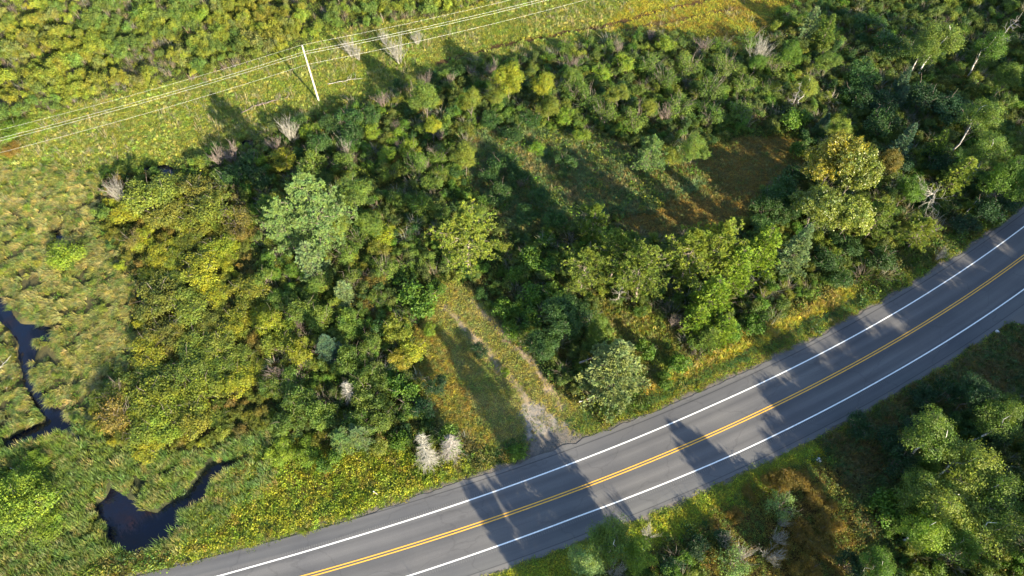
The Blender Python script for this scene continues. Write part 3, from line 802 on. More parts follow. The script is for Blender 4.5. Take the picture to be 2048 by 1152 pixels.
# ---- trees one can tell apart: kind, crown-top pixel, height m, crown radius m, tint, label, tilt
HERO = [
 ('wpine', 600, 358, 17.5, 5.4, 'pale', 'tall pale blue-green pine standing over the thicket left of centre, tallest tree there', (0, 0)),
 ('wpine', 548, 405, 13, 3.2, 'pale', 'smaller pale pine leaning against the left side of the tall pale pine', (0, 0)),
 ('larch', 606, 488, 9, 2.8, 'silver', 'feathery grey-green larch just below the tall pale pine', (0, 0)),
 ('pine', 925, 432, 14.5, 4.7, 'pineyel', 'lone yellow-green pine at the upper end of the overgrown driveway', (0, 0)),
 ('pine', 1238, 470, 12.5, 3.6, 'pine', 'bare-stemmed pine, leftmost of the row of pines above the road', (0, 0)),
 ('pine', 1172, 505, 11, 3.3, 'pine', 'low-crowned pine on the left flank of the pine row', (0, 0)),
 ('pine', 1192, 414, 12, 2.2, 'mid', 'slim dark pine with a bright tip, rearmost of the pine row', (0, 0)),
 ('pine', 1303, 492, 15, 3.8, 'pine', 'pine with a pale exposed trunk, in the middle of the pine row', (R(3), R(-4))),
 ('pine', 1392, 470, 13.5, 4.2, 'pineyel', 'bushy pine with brownish cones, fourth from the left in the pine row', (0, 0)),
 ('pine', 1450, 450, 14, 3.7, 'pineyel', 'tallest yellow-green pine at the top of the pine row', (0, 0)),
 ('larch', 1490, 500, 11, 3.6, 'lime', 'fresh green larch on the right shoulder of the pine row', (0, 0)),
 ('larch', 1440, 560, 11, 3.6, 'lime', 'wide bright green larch below the pine row nearest the road', (0, 0)),
 ('larch', 1405, 615, 7.5, 2.6, 'lime', 'soft bright green sapling at the left foot of the wide larch', (0, 0)),
 ('larch', 1460, 635, 7, 2.4, 'lime', 'soft bright green sapling at the right foot of the wide larch', (0, 0)),
 ('larch', 1425, 660, 5, 2.2, 'mid', 'low young larch between the two soft saplings above the road', (0, 0)),
 ('larch', 1548, 455, 12, 3.4, 'lime', 'yellow-green larch between the pine row and the narrow spruce', (0, 0)),
 ('spruce', 1622, 452, 12, 2.9, 'silver', 'narrow grey-green spruce with a pointed top near the curve of the road', (0, 0)),
 ('widespruce', 1243, 688, 13.5, 5.4, 'cone', 'broad spruce heavy with tan cones beside the gravel driveway mouth', (0, 0)),
 ('broad', 1130, 608, 9.5, 4.2, 'dark', 'dark leafy tree with yellow-tipped sprays, left of the cone-laden spruce', (0, 0)),
 ('broad', 1085, 680, 6.5, 2.8, 'dark', 'dark rounded sapling on the right edge of the overgrown driveway', (0, 0)),
 ('broad', 1200, 640, 6, 2.2, 'mid', 'small mid-green maple below the leftmost pine of the row', (0, 0)),
 ('cotton', 1690, 282, 13, 4.6, 'gold', 'large yellowing poplar at the right end of the brown clearing', (0, 0)),
 ('cotton', 1738, 300, 13, 4.2, 'olive', 'olive poplar on the right side of the large yellowing poplar', (0, 0)),
 ('cotton', 1650, 380, 11, 4.2, 'olive', 'olive-gold poplar below the large yellowing poplar', (0, 0)),
 ('cotton', 1722, 400, 10.5, 3.8, 'pineyel', 'yellow-green poplar in front of the poplar clump, toward the road', (0, 0)),
 ('broad', 1793, 300, 8.5, 2.4, 'brown', 'brown-leaved tree right of the poplar clump', (0, 0)),
 ('broad', 1832, 358, 8, 2.6, 'green', 'round fresh green tree between the poplars and the white dead tree', (0, 0)),
 ('pine', 1775, 410, 9, 3.2, 'pine', 'twiggy green pine below the round fresh green tree', (0, 0)),
 ('pine', 1860, 440, 7.5, 2.9, 'pineyel', 'short yellow-green pine at the road edge below the white dead tree', (0, 0)),
 ('larch', 1945, 318, 9, 3.0, 'pineyel', 'sunlit larch just right of the white dead tree', (0, 0)),
 ('aspen', 1990, 195, 14, 3.2, 'mid', 'tall sunlit aspen high on the right edge forest', (0, 0)),
 ('aspen', 2005, 270, 12, 3.0, 'mid', 'aspen below the tall sunlit aspen on the right edge', (0, 0)),
 ('broad', 2045, 325, 11, 3.8, 'green', 'bright green tree cut off by the right edge above the road', (0, 0)),
 ('aspen', 1905, 40, 13, 3.8, 'pine', 'airy yellow-green birch standing alone near the top right', (0, 0)),
 ('aspen', 1868, 70, 10, 2.6, 'mid', 'smaller birch on the left side of the airy yellow-green birch', (0, 0)),
 ('aspen', 1998, 60, 11, 3.0, 'green', 'dark green birch beside the leaning bare trunk at the top right', (0, 0)),
 ('broad', 2035, 130, 9, 2.8, 'mid', 'small tree at the right edge under the leaning bare trunk', (0, 0)),
 ('spruce', 1832, 248, 9, 2.2, 'blue', 'blue-green spruce in shade above the brown-leaved tree', (0, 0)),
 ('spruce', 1822, 135, 7, 1.8, 'blue', 'small dark blue spruce in the shaded brush near the top right', (0, 0)),
 ('spruce', 1818, 170, 6, 1.6, 'blue', 'little blue-green spruce just below the small dark blue spruce', (0, 0)),
 ('spruce', 1658, 228, 5, 1.6, 'blue', 'little blue spruce at the top end of the brown clearing', (0, 0)),
 ('broad', 1690, 240, 7, 2.0, 'pineyel', 'small yellow-green tree next to the little blue spruce', (0, 0)),
 ('larch', 1895, 262, 8, 2.2, 'mid', 'dark green larch between the blue-green spruce and the right edge aspens', (0, 0)),
 ('broad', 1018, 128, 9.5, 2.9, 'yellow', 'bright yellow-green tree at the edge of the mown corridor', (0, 0)),
 ('broad', 1088, 150, 7.5, 2.6, 'yellow', 'yellow tree right beside the bright yellow-green one', (0, 0)),
 ('broad', 990, 180, 5.5, 2.4, 'olive', 'dull olive tree in front of the bright yellow-green one', (0, 0)),
 ('broad', 1100, 195, 6, 2.5, 'olive', 'olive tree at the head of the sunlit streak across the meadow', (0, 0)),
 ('broad', 845, 168, 9.5, 3.1, 'mid', 'round grey-green tree at the corridor edge right of the utility pole', (0, 0)),
 ('broad', 862, 238, 6.5, 1.9, 'yellow', 'slender yellow tree below the grey-green tree', (0, 0)),
 ('broad', 940, 172, 9, 2.2, 'olive', 'thin yellowing tree between the grey-green and the bright yellow-green tree', (0, 0)),
 ('broad', 928, 292, 8, 2.4, 'olive', 'brownish olive tree left of the shaded meadow', (0, 0)),
 ('broad', 955, 415, 5, 1.5, 'mid', 'small green tree just behind the lone driveway pine', (0, 0)),
 ('wpine', 1307, 275, 8.5, 2.9, 'pale', 'pale silvery pine standing alone in the shaded meadow', (0, 0)),
 ('broad', 1395, 275, 7, 2.8, 'mid', 'leafy sunlit tree right of the pale silvery pine', (0, 0)),
 ('broad', 1345, 300, 5, 1.9, 'olive', 'small olive tree squeezed between the silvery pine and the leafy sunlit tree', (0, 0)),
 ('broad', 1240, 175, 6, 2.3, 'olive', 'olive tree in the brush above the silvery pine', (0, 0)),
 ('broad', 1150, 135, 6, 2.0, 'mid', 'leafy tree at the corridor edge right of the yellow pair', (0, 0)),
 ('broad', 1300, 200, 5.5, 1.9, 'olive', 'small tree beside the pinkish bare shrub above the silvery pine', (0, 0)),
 ('aspen', 1622, 150, 8, 2.2, 'pineyel', 'thin birch round a bare white trunk in the upper right brush', (0, 0)),
 ('larch', 1635, 15, 8, 2.1, 'silver', 'pale feathery larch near the top edge', (0, 0)),
 ('larch', 1668, 30, 8, 2.0, 'mid', 'green larch just right of the pale feathery larch', (0, 0)),
 ('broad', 1665, 110, 6, 2.4, 'mid', 'leafy tree below the green larch in the upper right brush', (0, 0)),
 ('broad', 1590, 90, 6, 2.4, 'green', 'green tree above the thin birch', (0, 0)),
 ('broad', 1520, 110, 5.5, 2.0, 'green', 'green tree next to the whitish bare bush', (0, 0)),
 ('spruce', 645, 672, 6.5, 2.3, 'blue', 'small blue-green spruce with a brown tip in the lower left thicket', (0, 0)),
 ('bigleaf', 832, 588, 3.6, 3.3, 'green', 'big bright green bush at the left edge of the overgrown driveway', (0, 0)),
 ('larch', 680, 565, 6, 2.0, 'silver', 'thin grey-green larch in the dark thicket below the tall pale pine', (0, 0)),
 ('broad', 700, 370, 8, 3.6, 'mid', 'wide twiggy green tree right of the tall pale pine', (0, 0)),
 ('broad', 735, 430, 6, 2.4, 'mid', 'small green tree at the foot of the wide twiggy tree', (0, 0)),
 ('broad', 670, 440, 6.5, 2.6, 'pine', 'grey-green tree between the tall pale pine and the wide twiggy tree', (0, 0)),
 ('wpine', 678, 870, 4.5, 1.9, 'pale', 'pale bushy young pine left of the dead grey conifers', (0, 0)),
 ('wpine', 708, 862, 4.5, 2.0, 'silver', 'grey-green young pine touching the pale bushy one', (0, 0)),
 ('deadtree', 1247, 556, 7.5, 1.6, 'grey', 'slim dead tree with stub branches, second stem of the pine row', (0, 0)),
 ('snag', 1915, 345, 9, 4.0, 'grey', 'white dead tree with forked bare limbs above the road on the right', (R(-2), R(-6))),
 ('shaggy', 843, 872, 11.0, 2.1, 'grey', 'shaggy silver-grey dead conifer beside the road, left one of two', (R(0), R(0))),
 ('shaggy', 893, 872, 7.5, 2.0, 'grey', 'silver-grey dead conifer with green ivy-like growth round it, right one of two', (0, 0)),
 ('shaggy', 690, 768, 5.5, 1.7, 'grey', 'spiky grey dead conifer in the lower left thicket', (0, 0)),
 ('deadtree', 2025, 25, 11, 2.6, 'grey', 'leaning bare whitish trunk among birches at the top right', (R(0), R(10))),
 ('deadtree', 1605, 165, 7, 1.8, 'grey', 'bare white trunk with side branches in the upper right brush', (0, 0)),
 ('aspen', 1232, 1068, 9, 2.8, 'mid', 'sunlit birch with a white stem just below the road, middle of the bottom edge', (0, 0)),
 ('aspen', 1180, 1105, 8, 2.2, 'pale', 'small birch left of the sunlit white-stemmed birch at the bottom edge', (0, 0)),
 ('aspen', 1290, 1098, 8, 2.2, 'lime', 'small birch right of the sunlit white-stemmed birch at the bottom edge', (0, 0)),
 ('airyshrub', 1480, 1115, 4.5, 2.3, 'pale', 'pale leafy bush at the bottom edge among dead branches', (0, 0)),
 ('airyshrub', 1575, 1000, 4.5, 2.0, 'pale', 'pale leafy bush in the rust-brown herbs below the road', (0, 0)),
 ('aspen', 1905, 845, 13, 3.2, 'mid', 'thin-crowned birch with a white trunk right of the dark grass', (0, 0)),
 ('aspen', 1960, 905, 12, 3.8, 'pineyel', 'yellow-green birch, upper one of the lit group at the bottom right', (0, 0)),
 ('aspen', 1870, 965, 10, 2.7, 'mid', 'green birch at the left edge of the lit group at the bottom right', (0, 0)),
 ('aspen', 1925, 985, 11, 3.6, 'pineyel', 'bright birch in the middle of the lit group at the bottom right', (0, 0)),
 ('aspen', 2010, 960, 12, 3.4, 'mid', 'birch at the right edge in the lit group', (0, 0)),
 ('aspen', 1880, 1040, 10, 3.0, 'lime', 'brightest yellow birch at the lower left of the lit group', (0, 0)),
 ('aspen', 2015, 1040, 11, 3.6, 'pineyel', 'yellow-green birch low at the right edge in the lit group', (0, 0)),
 ('aspen', 1945, 1080, 9, 2.8, 'green', 'greener birch at the bottom of the lit group', (0, 0)),
 ('aspen', 1770, 1120, 7, 2.2, 'green', 'low green birch at the bottom edge left of the lit group', (0, 0)),
 ('broad', 1975, 770, 9, 2.8, 'deep', 'dark shaded tree below the road near the right edge', (0, 0)),
 ('aspen', 2035, 820, 11, 2.8, 'mid', 'half-lit birch at the right edge above the lit group', (0, 0)),
 ('bigleaf', 1795, 1010, 3.2, 2.6, 'green', 'fresh green bush tangled with grey branches at the edge of the birches', (0, 0)),
]
used = {}
def pick(kind):
    k = used.get(kind, 0); used[kind] = k + 1
    return KIND[kind][k % len(KIND[kind])]
def jit(t, a=.12, r=random):
    f = 1 + (r.random() - .5) * 2 * a
    return (t[0] * f * (1 + (r.random() - .5) * a), t[1] * f, t[2] * f)

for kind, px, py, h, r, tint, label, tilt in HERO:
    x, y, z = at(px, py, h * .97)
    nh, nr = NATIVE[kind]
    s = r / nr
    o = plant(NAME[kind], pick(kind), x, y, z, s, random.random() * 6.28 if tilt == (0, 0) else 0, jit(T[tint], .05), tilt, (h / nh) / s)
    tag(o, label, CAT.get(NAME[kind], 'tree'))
    TREES.append((x, y, r))

# ---- shrubs one can tell apart: centre pixel, radius px, tint, kind
SH = []
def S(tint, kind, *pts):
    for p in pts: SH.append((p[0], p[1], p[2], tint, kind))
S('olive', 'shrub', (300, 392, 44), (345, 372, 34), (395, 388, 36), (330, 430, 38), (430, 415, 42), (380, 478, 30), (350, 565, 30), (312, 600, 40), (370, 618, 42),
  (410, 650, 34), (440, 690, 40), (388, 695, 42), (330, 668, 38), (312, 742, 40), (370, 742, 44), (432, 738, 42), (482, 715, 32), (252, 790, 38), (282, 852, 40), (432, 828, 30), (200, 800, 20))
S('yellow', 'shrub', (250, 430, 32), (388, 442, 40), (440, 492, 36), (455, 520, 24), (402, 540, 46), (320, 508, 26), (300, 545, 22), (425, 590, 30), (500, 588, 36), (520, 632, 34),
  (470, 650, 34), (300, 700, 34), (515, 742, 28), (468, 765, 34), (300, 802, 46), (352, 800, 44), (402, 792, 40), (330, 852, 44), (382, 842, 40), (300, 893, 30), (285, 478, 26), (345, 520, 20))
S('brown', 'airyshrub', (472, 440, 34), (232, 832, 32), (232, 790, 24), (265, 480, 22), (480, 470, 22))
S('lime', 'lowshrub', (135, 510, 30), (60, 1000, 46), (30, 1040, 40), (90, 1045, 36), (50, 960, 30), (15, 990, 30), (30, 262, 30), (72, 925, 24), (680, 840, 22), (615, 900, 34), (560, 905, 30))
S('rust', 'lowshrub', (20, 95, 20), (25, 298, 18), (488, 935, 16), (745, 560, 26), (740, 600, 28), (765, 640, 22))
S('yellow', 'shrub', (560, 690, 34), (545, 650, 28), (600, 705, 30), (575, 660, 22), (568, 318, 30), (795, 660, 30), (820, 700, 34), (770, 470, 30), (755, 500, 26), (800, 720, 24), (640, 880, 20), (860, 590, 16))
S('mid', 'shrub', (600, 800, 34), (640, 830, 30), (580, 840, 28), (740, 800, 34), (760, 840, 30), (720, 850, 30), (700, 720, 30), (730, 760, 28), (640, 640, 28), (600, 620, 30), (620, 590, 24), (700, 640, 28),
  (560, 600, 26), (530, 560, 24), (740, 690, 26), (680, 690, 22), (760, 770, 28), (625, 330, 26), (645, 360, 22), (690, 330, 24), (840, 410, 26), (860, 370, 26), (880, 420, 24), (800, 400, 26))
S('green', 'bigleaf', (810, 780, 30), (790, 750, 22), (660, 925, 24), (1090, 480, 22), (1060, 520, 26), (1100, 540, 24), (1110, 590, 28), (1060, 590, 26), (1030, 550, 22), (1010, 620, 26), (1060, 640, 30), (1020, 660, 22),
  (1290, 700, 24), (1360, 730, 24), (1330, 760, 20), (1510, 650, 24), (1530, 620, 20), (1600, 300, 20), (1590, 240, 26), (1040, 905, 18), (900, 880, 30), (800, 880, 22))
S('mid', 'airyshrub', (620, 350, 26), (590, 760, 30), (570, 780, 26), (770, 540, 26), (640, 560, 24), (700, 560, 26), (760, 600, 20), (650, 500, 24), (540, 770, 24), (720, 480, 26), (690, 510, 26), (880, 310, 26), (880, 350, 24), (830, 330, 26),
  (1180, 200, 26), (1210, 230, 26), (1150, 180, 26), (1270, 240, 26), (1330, 160, 26), (1380, 130, 30), (1300, 130, 28), (1420, 180, 28), (1450, 130, 28), (1490, 170, 28), (1360, 210, 26), (1420, 230, 26), (1480, 220, 26), (1540, 180, 26), (1550, 130, 28), (1500, 80, 24), (1440, 90, 24))
S('lime', 'shrub', (620, 265, 20), (775, 310, 22), (745, 265, 18), (795, 275, 20), (820, 300, 22), (1075, 300, 20), (1130, 235, 22), (1160, 275, 20), (1200, 150, 22), (1245, 130, 22), (1330, 90, 22), (860, 660, 16), (520, 325, 14), (1010, 745, 10))
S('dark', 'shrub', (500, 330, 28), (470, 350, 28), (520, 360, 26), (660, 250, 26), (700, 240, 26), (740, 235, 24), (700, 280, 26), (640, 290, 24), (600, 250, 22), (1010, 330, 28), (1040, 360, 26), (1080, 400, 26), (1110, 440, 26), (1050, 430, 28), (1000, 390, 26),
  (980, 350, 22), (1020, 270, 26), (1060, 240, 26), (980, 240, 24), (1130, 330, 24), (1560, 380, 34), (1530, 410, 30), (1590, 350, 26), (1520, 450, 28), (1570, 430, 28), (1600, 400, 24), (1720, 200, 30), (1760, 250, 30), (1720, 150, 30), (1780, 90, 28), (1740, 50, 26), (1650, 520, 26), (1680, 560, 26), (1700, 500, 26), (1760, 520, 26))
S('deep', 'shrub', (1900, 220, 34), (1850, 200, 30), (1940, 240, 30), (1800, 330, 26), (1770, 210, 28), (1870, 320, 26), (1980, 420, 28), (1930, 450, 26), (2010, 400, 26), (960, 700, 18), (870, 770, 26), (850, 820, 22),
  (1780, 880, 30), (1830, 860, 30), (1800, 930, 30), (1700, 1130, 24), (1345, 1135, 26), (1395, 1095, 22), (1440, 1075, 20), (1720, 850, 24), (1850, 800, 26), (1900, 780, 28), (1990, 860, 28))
S('rust', 'lowshrub', (1590, 950, 26), (1620, 985, 26), (1650, 1010, 22), (1560, 965, 22), (1660, 1050, 24), (1600, 1060, 26), (1640, 1100, 28), (1560, 1100, 24), (1470, 1030, 18), (1450, 1100, 16), (1610, 1140, 28), (1540, 960, 18), (1500, 985, 16))
S('tan', 'bare', (550, 288, 22), (225, 380, 26), (460, 312, 24), (440, 320, 22), (765, 200, 17), (735, 215, 14), (850, 165, 15), (1330, 225, 20), (980, 140, 20), (950, 150, 18), (1145, 130, 18), (690, 310, 18), (790, 250, 14), (660, 330, 20), (805, 300, 20), (555, 745, 22), (640, 700, 18), (600, 345, 18), (870, 300, 18), (900, 160, 18), (720, 400, 16), (715, 720, 18), (600, 655, 18), (680, 730, 16), (880, 270, 16), (1410, 90, 20), (1300, 70, 18), (1240, 100, 16), (1370, 650, 22), (1350, 640, 20), (850, 330, 16), (740, 555, 14), (780, 350, 16))
S('grey', 'fan', (580, 262, 22), (795, 100, 22), (833, 75, 15), (1515, 110, 24), (235, 385, 18), (1300, 1068, 18), (1558, 1075, 20), (1490, 1110, 22), (1450, 1085, 18), (1540, 1110, 22), (770, 75, 14), (700, 95, 15), (1850, 460, 20), (1230, 1142, 20), (1565, 1045, 14), (1880, 510, 12), (715, 105, 14), (690, 300, 14))

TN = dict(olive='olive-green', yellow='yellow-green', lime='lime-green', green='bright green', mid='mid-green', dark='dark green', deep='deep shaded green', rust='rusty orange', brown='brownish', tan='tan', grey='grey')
KN = dict(shrub='leafy shrub', lowshrub='low spreading shrub', airyshrub='twiggy shrub', bigleaf='broad-leaved bush', bare='leafless twig bush', fan='bare branchy bush')
LANDMARK = [((600, 450), 'the tall pale pine'), ((925, 510), 'the lone driveway pine'), ((637, 200), 'the foot of the utility pole'), ((270, 1050), 'the dark pond'),
            ((1240, 775), 'the cone-laden spruce'), ((1300, 560), 'the bare-trunked pine'), ((1450, 600), 'the wide bright larch'), ((1690, 380), 'the large yellowing poplar'),
            ((1900, 375), 'the white dead tree'), ((1305, 320), 'the silvery meadow pine'), ((1020, 170), 'the bright corridor tree'), ((845, 205), 'the round grey-green tree'),
            ((135, 510), 'the lone round marsh shrub'), ((655, 715), 'the small brown-tipped spruce'), ((865, 915), 'the two dead grey conifers'), ((835, 625), 'the big bright driveway bush'),
            ((1905, 95), 'the top right birch'), ((1605, 200), 'the bare white trunk'), ((1240, 1095), 'the white-stemmed birch'), ((1940, 1040), 'the lit birch group'),
            ((70, 650), 'the left marsh channel'), ((1600, 960), 'the rust-brown herb patch'), ((1515, 110), 'the whitish bare bush'), ((1605, 530), 'the narrow spruce'), ((400, 540), 'the alder clump middle'),
            ((300, 800), 'the lower alder clump'), ((330, 420), 'the upper alder clump'), ((1130, 690), 'the dark tree by the driveway'), ((1050, 400), 'the shaded meadow'), ((1440, 380), 'the brown clearing')]
ORD = ['nearest', 'second nearest', 'third nearest', 'fourth nearest', 'fifth nearest', 'sixth nearest', 'seventh nearest', 'eighth nearest', 'ninth nearest', 'tenth nearest', 'eleventh nearest', 'twelfth nearest']
PEND = []
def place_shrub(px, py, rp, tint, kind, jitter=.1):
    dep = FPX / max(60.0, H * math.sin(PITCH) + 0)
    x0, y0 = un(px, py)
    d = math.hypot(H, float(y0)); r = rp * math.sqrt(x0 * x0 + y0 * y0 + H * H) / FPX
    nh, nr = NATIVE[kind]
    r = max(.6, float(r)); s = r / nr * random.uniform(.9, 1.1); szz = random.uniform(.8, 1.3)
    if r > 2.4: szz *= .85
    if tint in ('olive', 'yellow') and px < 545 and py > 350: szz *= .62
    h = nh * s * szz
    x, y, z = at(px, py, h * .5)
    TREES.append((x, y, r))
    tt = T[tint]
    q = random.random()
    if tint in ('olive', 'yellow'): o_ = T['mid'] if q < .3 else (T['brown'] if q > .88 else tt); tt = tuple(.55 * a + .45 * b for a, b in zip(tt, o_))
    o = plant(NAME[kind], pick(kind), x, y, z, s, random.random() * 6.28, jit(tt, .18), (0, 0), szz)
    PEND.append((o, px, py, tint, kind))
for p in SH: place_shrub(*p)
sec = {}
for o, px, py, tint, kind in PEND:
    li = min(range(len(LANDMARK)), key=lambda i: math.hypot(LANDMARK[i][0][0] - px, LANDMARK[i][0][1] - py))
    dx, dy = px - LANDMARK[li][0][0], py - LANDMARK[li][0][1]
    side = ('right of' if dx > 0 else 'left of') if abs(dx) > abs(dy) else ('below' if dy > 0 else 'above')
    if math.hypot(dx, dy) < 12: side = 'right beside'
    sec.setdefault((li, side, tint, kind), []).append((math.hypot(dx, dy), o))
for (li, side, tint, kind), lst in sec.items():
    lst.sort(key=lambda q: q[0])
    for k, (d, o) in enumerate(lst):
        lab = '%s %s %s %s' % (TN[tint], KN[kind], side, LANDMARK[li][1])
        if len(lst) > 1: lab = '%s %s %s %s, %s to it' % (TN[tint], KN[kind], side, LANDMARK[li][1], ORD[k])
        tag(o, lab, CAT.get(o.name.split('.')[0], 'shrub'), KN[kind] + ' plants around the marsh, thicket and road')

# ---- tall trees beyond the frame whose shadows reach into it
def shade_tree(px, py, h, kind='aspen', r=None, tint='mid'):
    """px, py: where the top's shadow falls"""
    tx, ty = un(px, py)
    L = h / math.tan(SUN_EL)
    x, y = float(tx) - SX * L, float(ty) - SY * L
    nh, nr = NATIVE[kind]; s = (r or nr * h / nh) / nr
    o = plant(NAME[kind], pick(kind), x, y, -.4, s, random.random() * 6, T[tint], (0, 0), (h / nh) / s)
    tag(o, 'tall roadside tree standing outside the frame with its shadow across the road', 'tree', 'tall trees beyond the frame')
    return x, y
SHX = []
for a in [(862, 645, 21, 'pine', 3.4), (895, 700, 19, 'larch', 3.0), (925, 740, 17, 'aspen', 2.6), (985, 820, 18, 'pine', 3.2), (1000, 950, 16, 'aspen', 2.4),
          (912, 950, 16, 'larch', 2.2), (948, 985, 15, 'pine', 2.2), (985, 940, 16, 'pine', 2.4), (1040, 1040, 14, 'aspen', 2.2), (935, 950, 16, 'pine', 2.8), (962, 935, 17, 'larch', 2.6), (1005, 935, 15, 'aspen', 2.4), (1350, 838, 16, 'pine', 3.0), (1385, 868, 14, 'pine', 2.4), (1340, 870, 14, 'larch', 2.6), (1462, 800, 13, 'aspen', 1.4), (1040, 880, 16, 'pine', 2.8), (1100, 960, 15, 'aspen', 2.4), (1085, 900, 14, 'larch', 2.0),
          (1328, 835, 16, 'pine', 2.6), (1362, 848, 15, 'larch', 2.4), (1365, 895, 13, 'aspen', 2.4),
          (1505, 762, 15, 'larch', 1.9), (1540, 800, 13, 'aspen', 1.9), (1555, 745, 15, 'pine', 2.0), (1000, 905, 19, 'deadtree', 1.0), (1020, 918, 18, 'deadtree', .9), (790, 1100, 8, 'deadtree', 1.6)]:
    SHX.append((a, shade_tree(*a)))
_q = random.Random(11)
for row, (dy, hh) in enumerate(((-25, 17), (8, 16), (45, 15), (85, 14), (125, 13))):
    for px in range(1585 + row * 14, 2075, 32):
        ux, uy = un(px, 0 * px + 700)
        # the road's centre line at this pixel column
        ys_ = np.linspace(380, 900, 261); wx, wy = un(np.full(261, px), ys_); k = int(np.argmin(np.abs(road_s(wx, wy))))
        a = (px + _q.uniform(-6, 6), ys_[k] - 78 + dy, hh + _q.uniform(-1.5, 1.5), _q.choice(['broad']), 3.9)
        SHX.append((a, shade_tree(*a)))
for a in [(1700, 150, 20, 'broad', 4), (1755, 115, 20, 'broad', 4), (1810, 50, 20, 'broad', 4), (1850, 185, 20, 'broad', 4), (1775, 255, 20, 'broad', 4), (1715, 225, 20, 'broad', 4), (1830, 300, 19, 'broad', 4), (1905, 230, 19, 'broad', 4), (1960, 120, 19, 'broad', 4), (1880, 370, 18, 'broad', 4), (1820, 400, 18, 'broad', 3.6), (1740, 330, 19, 'broad', 3.6)]:
    SHX.append((a, shade_tree(*a)))
# forest wall past the right edge
_r = random.Random(5)
nwall = 0
for yy in np.arange(-30, 150, 5.2):
    for xx in np.arange(62, 150, 5.2):
        x = xx + _r.uniform(-2.2, 2.2); y = yy + _r.uniform(-2.2, 2.2)
        bound = 56 + .392 * y
        c = .8 * x + .6 * y
        if x < bound + 5 or (38 < y < 78 and road_s(x, y) < 0 and abs(float(road_s(x, y))) < 18) or x > bound + 34: continue
        if y < 40 and c < 78: continue
        if abs(float(road_s(x, y))) < 10: continue
        if _r.random() < .2: continue
        if 98 < c < 103 or 118 < c < 122: continue
        h = _r.uniform(10, 16.5); k = _r.choice(['aspen', 'broad', 'aspen', 'spruce', 'pine'])
        nh, nr = NATIVE[k]; s = nr * _r.uniform(.85, 1.15) / nr
        o = plant(NAME[k], pick(k), x, y, -.4, s, _r.random() * 6, jit(T[_r.choice(['mid', 'dark', 'green'])]), (0, 0), (h / nh) / s)
        tag(o, 'forest tree standing beyond the right edge of the view', 'tree', 'forest past the right edge'); nwall += 1

# ------------------------------------------------------------------ ground cover (nobody could count it)
def scatter(name, label, cat, protos, P, rot, scl, tint, idx=None):
    n = len(P)
    col = bpy.data.collections.new(name + '_plants')
    for k, me in enumerate(protos):
        col.objects.link(bpy.data.objects.new(name + '_clump', me))
    me = bpy.data.meshes.new(name)
    me.vertices.add(n); me.vertices.foreach_set('co', np.asarray(P, np.float32).ravel())
    def att(nm, ty, key, v):
        a = me.attributes.new(nm, ty, 'POINT'); a.data.foreach_set(key, np.ascontiguousarray(v).ravel())
    att('turn', 'FLOAT_VECTOR', 'vector', rot.astype(np.float32))
    att('grow', 'FLOAT_VECTOR', 'vector', scl.astype(np.float32))
    att('tint', 'FLOAT_COLOR', 'color', np.concatenate([tint, np.ones((n, 1))], 1).astype(np.float32))
    att('which', 'INT', 'value', (rng.integers(0, len(protos), n) if idx is None else idx).astype(np.int32))
    o = link(name, me)
    g = bpy.data.node_groups.new(name + '_nodes', 'GeometryNodeTree')
    g.interface.new_socket('Geometry', in_out='INPUT', socket_type='NodeSocketGeometry')
    g.interface.new_socket('Geometry', in_out='OUTPUT', socket_type='NodeSocketGeometry')
    gi = g.nodes.new('NodeGroupInput'); go = g.nodes.new('NodeGroupOutput')
    ip = g.nodes.new('GeometryNodeInstanceOnPoints')
    ci = g.nodes.new('GeometryNodeCollectionInfo'); ci.inputs['Collection'].default_value = col
    ci.inputs['Separate Children'].default_value = True; ci.inputs['Reset Children'].default_value = True
    def na(nm, ty):
        q = g.nodes.new('GeometryNodeInputNamedAttribute'); q.data_type = ty; q.inputs['Name'].default_value = nm
        return next(s for s in q.outputs if s.enabled and s.name == 'Attribute')
    L = g.links.new
    L(gi.outputs[0], ip.inputs['Points']); L(ci.outputs[0], ip.inputs['Instance'])
    ip.inputs['Pick Instance'].default_value = True
    L(na('which', 'INT'), ip.inputs['Instance Index'])
    e2r = g.nodes.new('FunctionNodeEulerToRotation'); L(na('turn', 'FLOAT_VECTOR'), e2r.inputs[0])
    L(e2r.outputs[0], ip.inputs['Rotation']); L(na('grow', 'FLOAT_VECTOR'), ip.inputs['Scale'])
    L(ip.outputs[0], go.inputs[0])
    md = o.modifiers.new('plants', 'NODES'); md.node_group = g
    tag(o, label, cat, None, 'stuff')
    return n

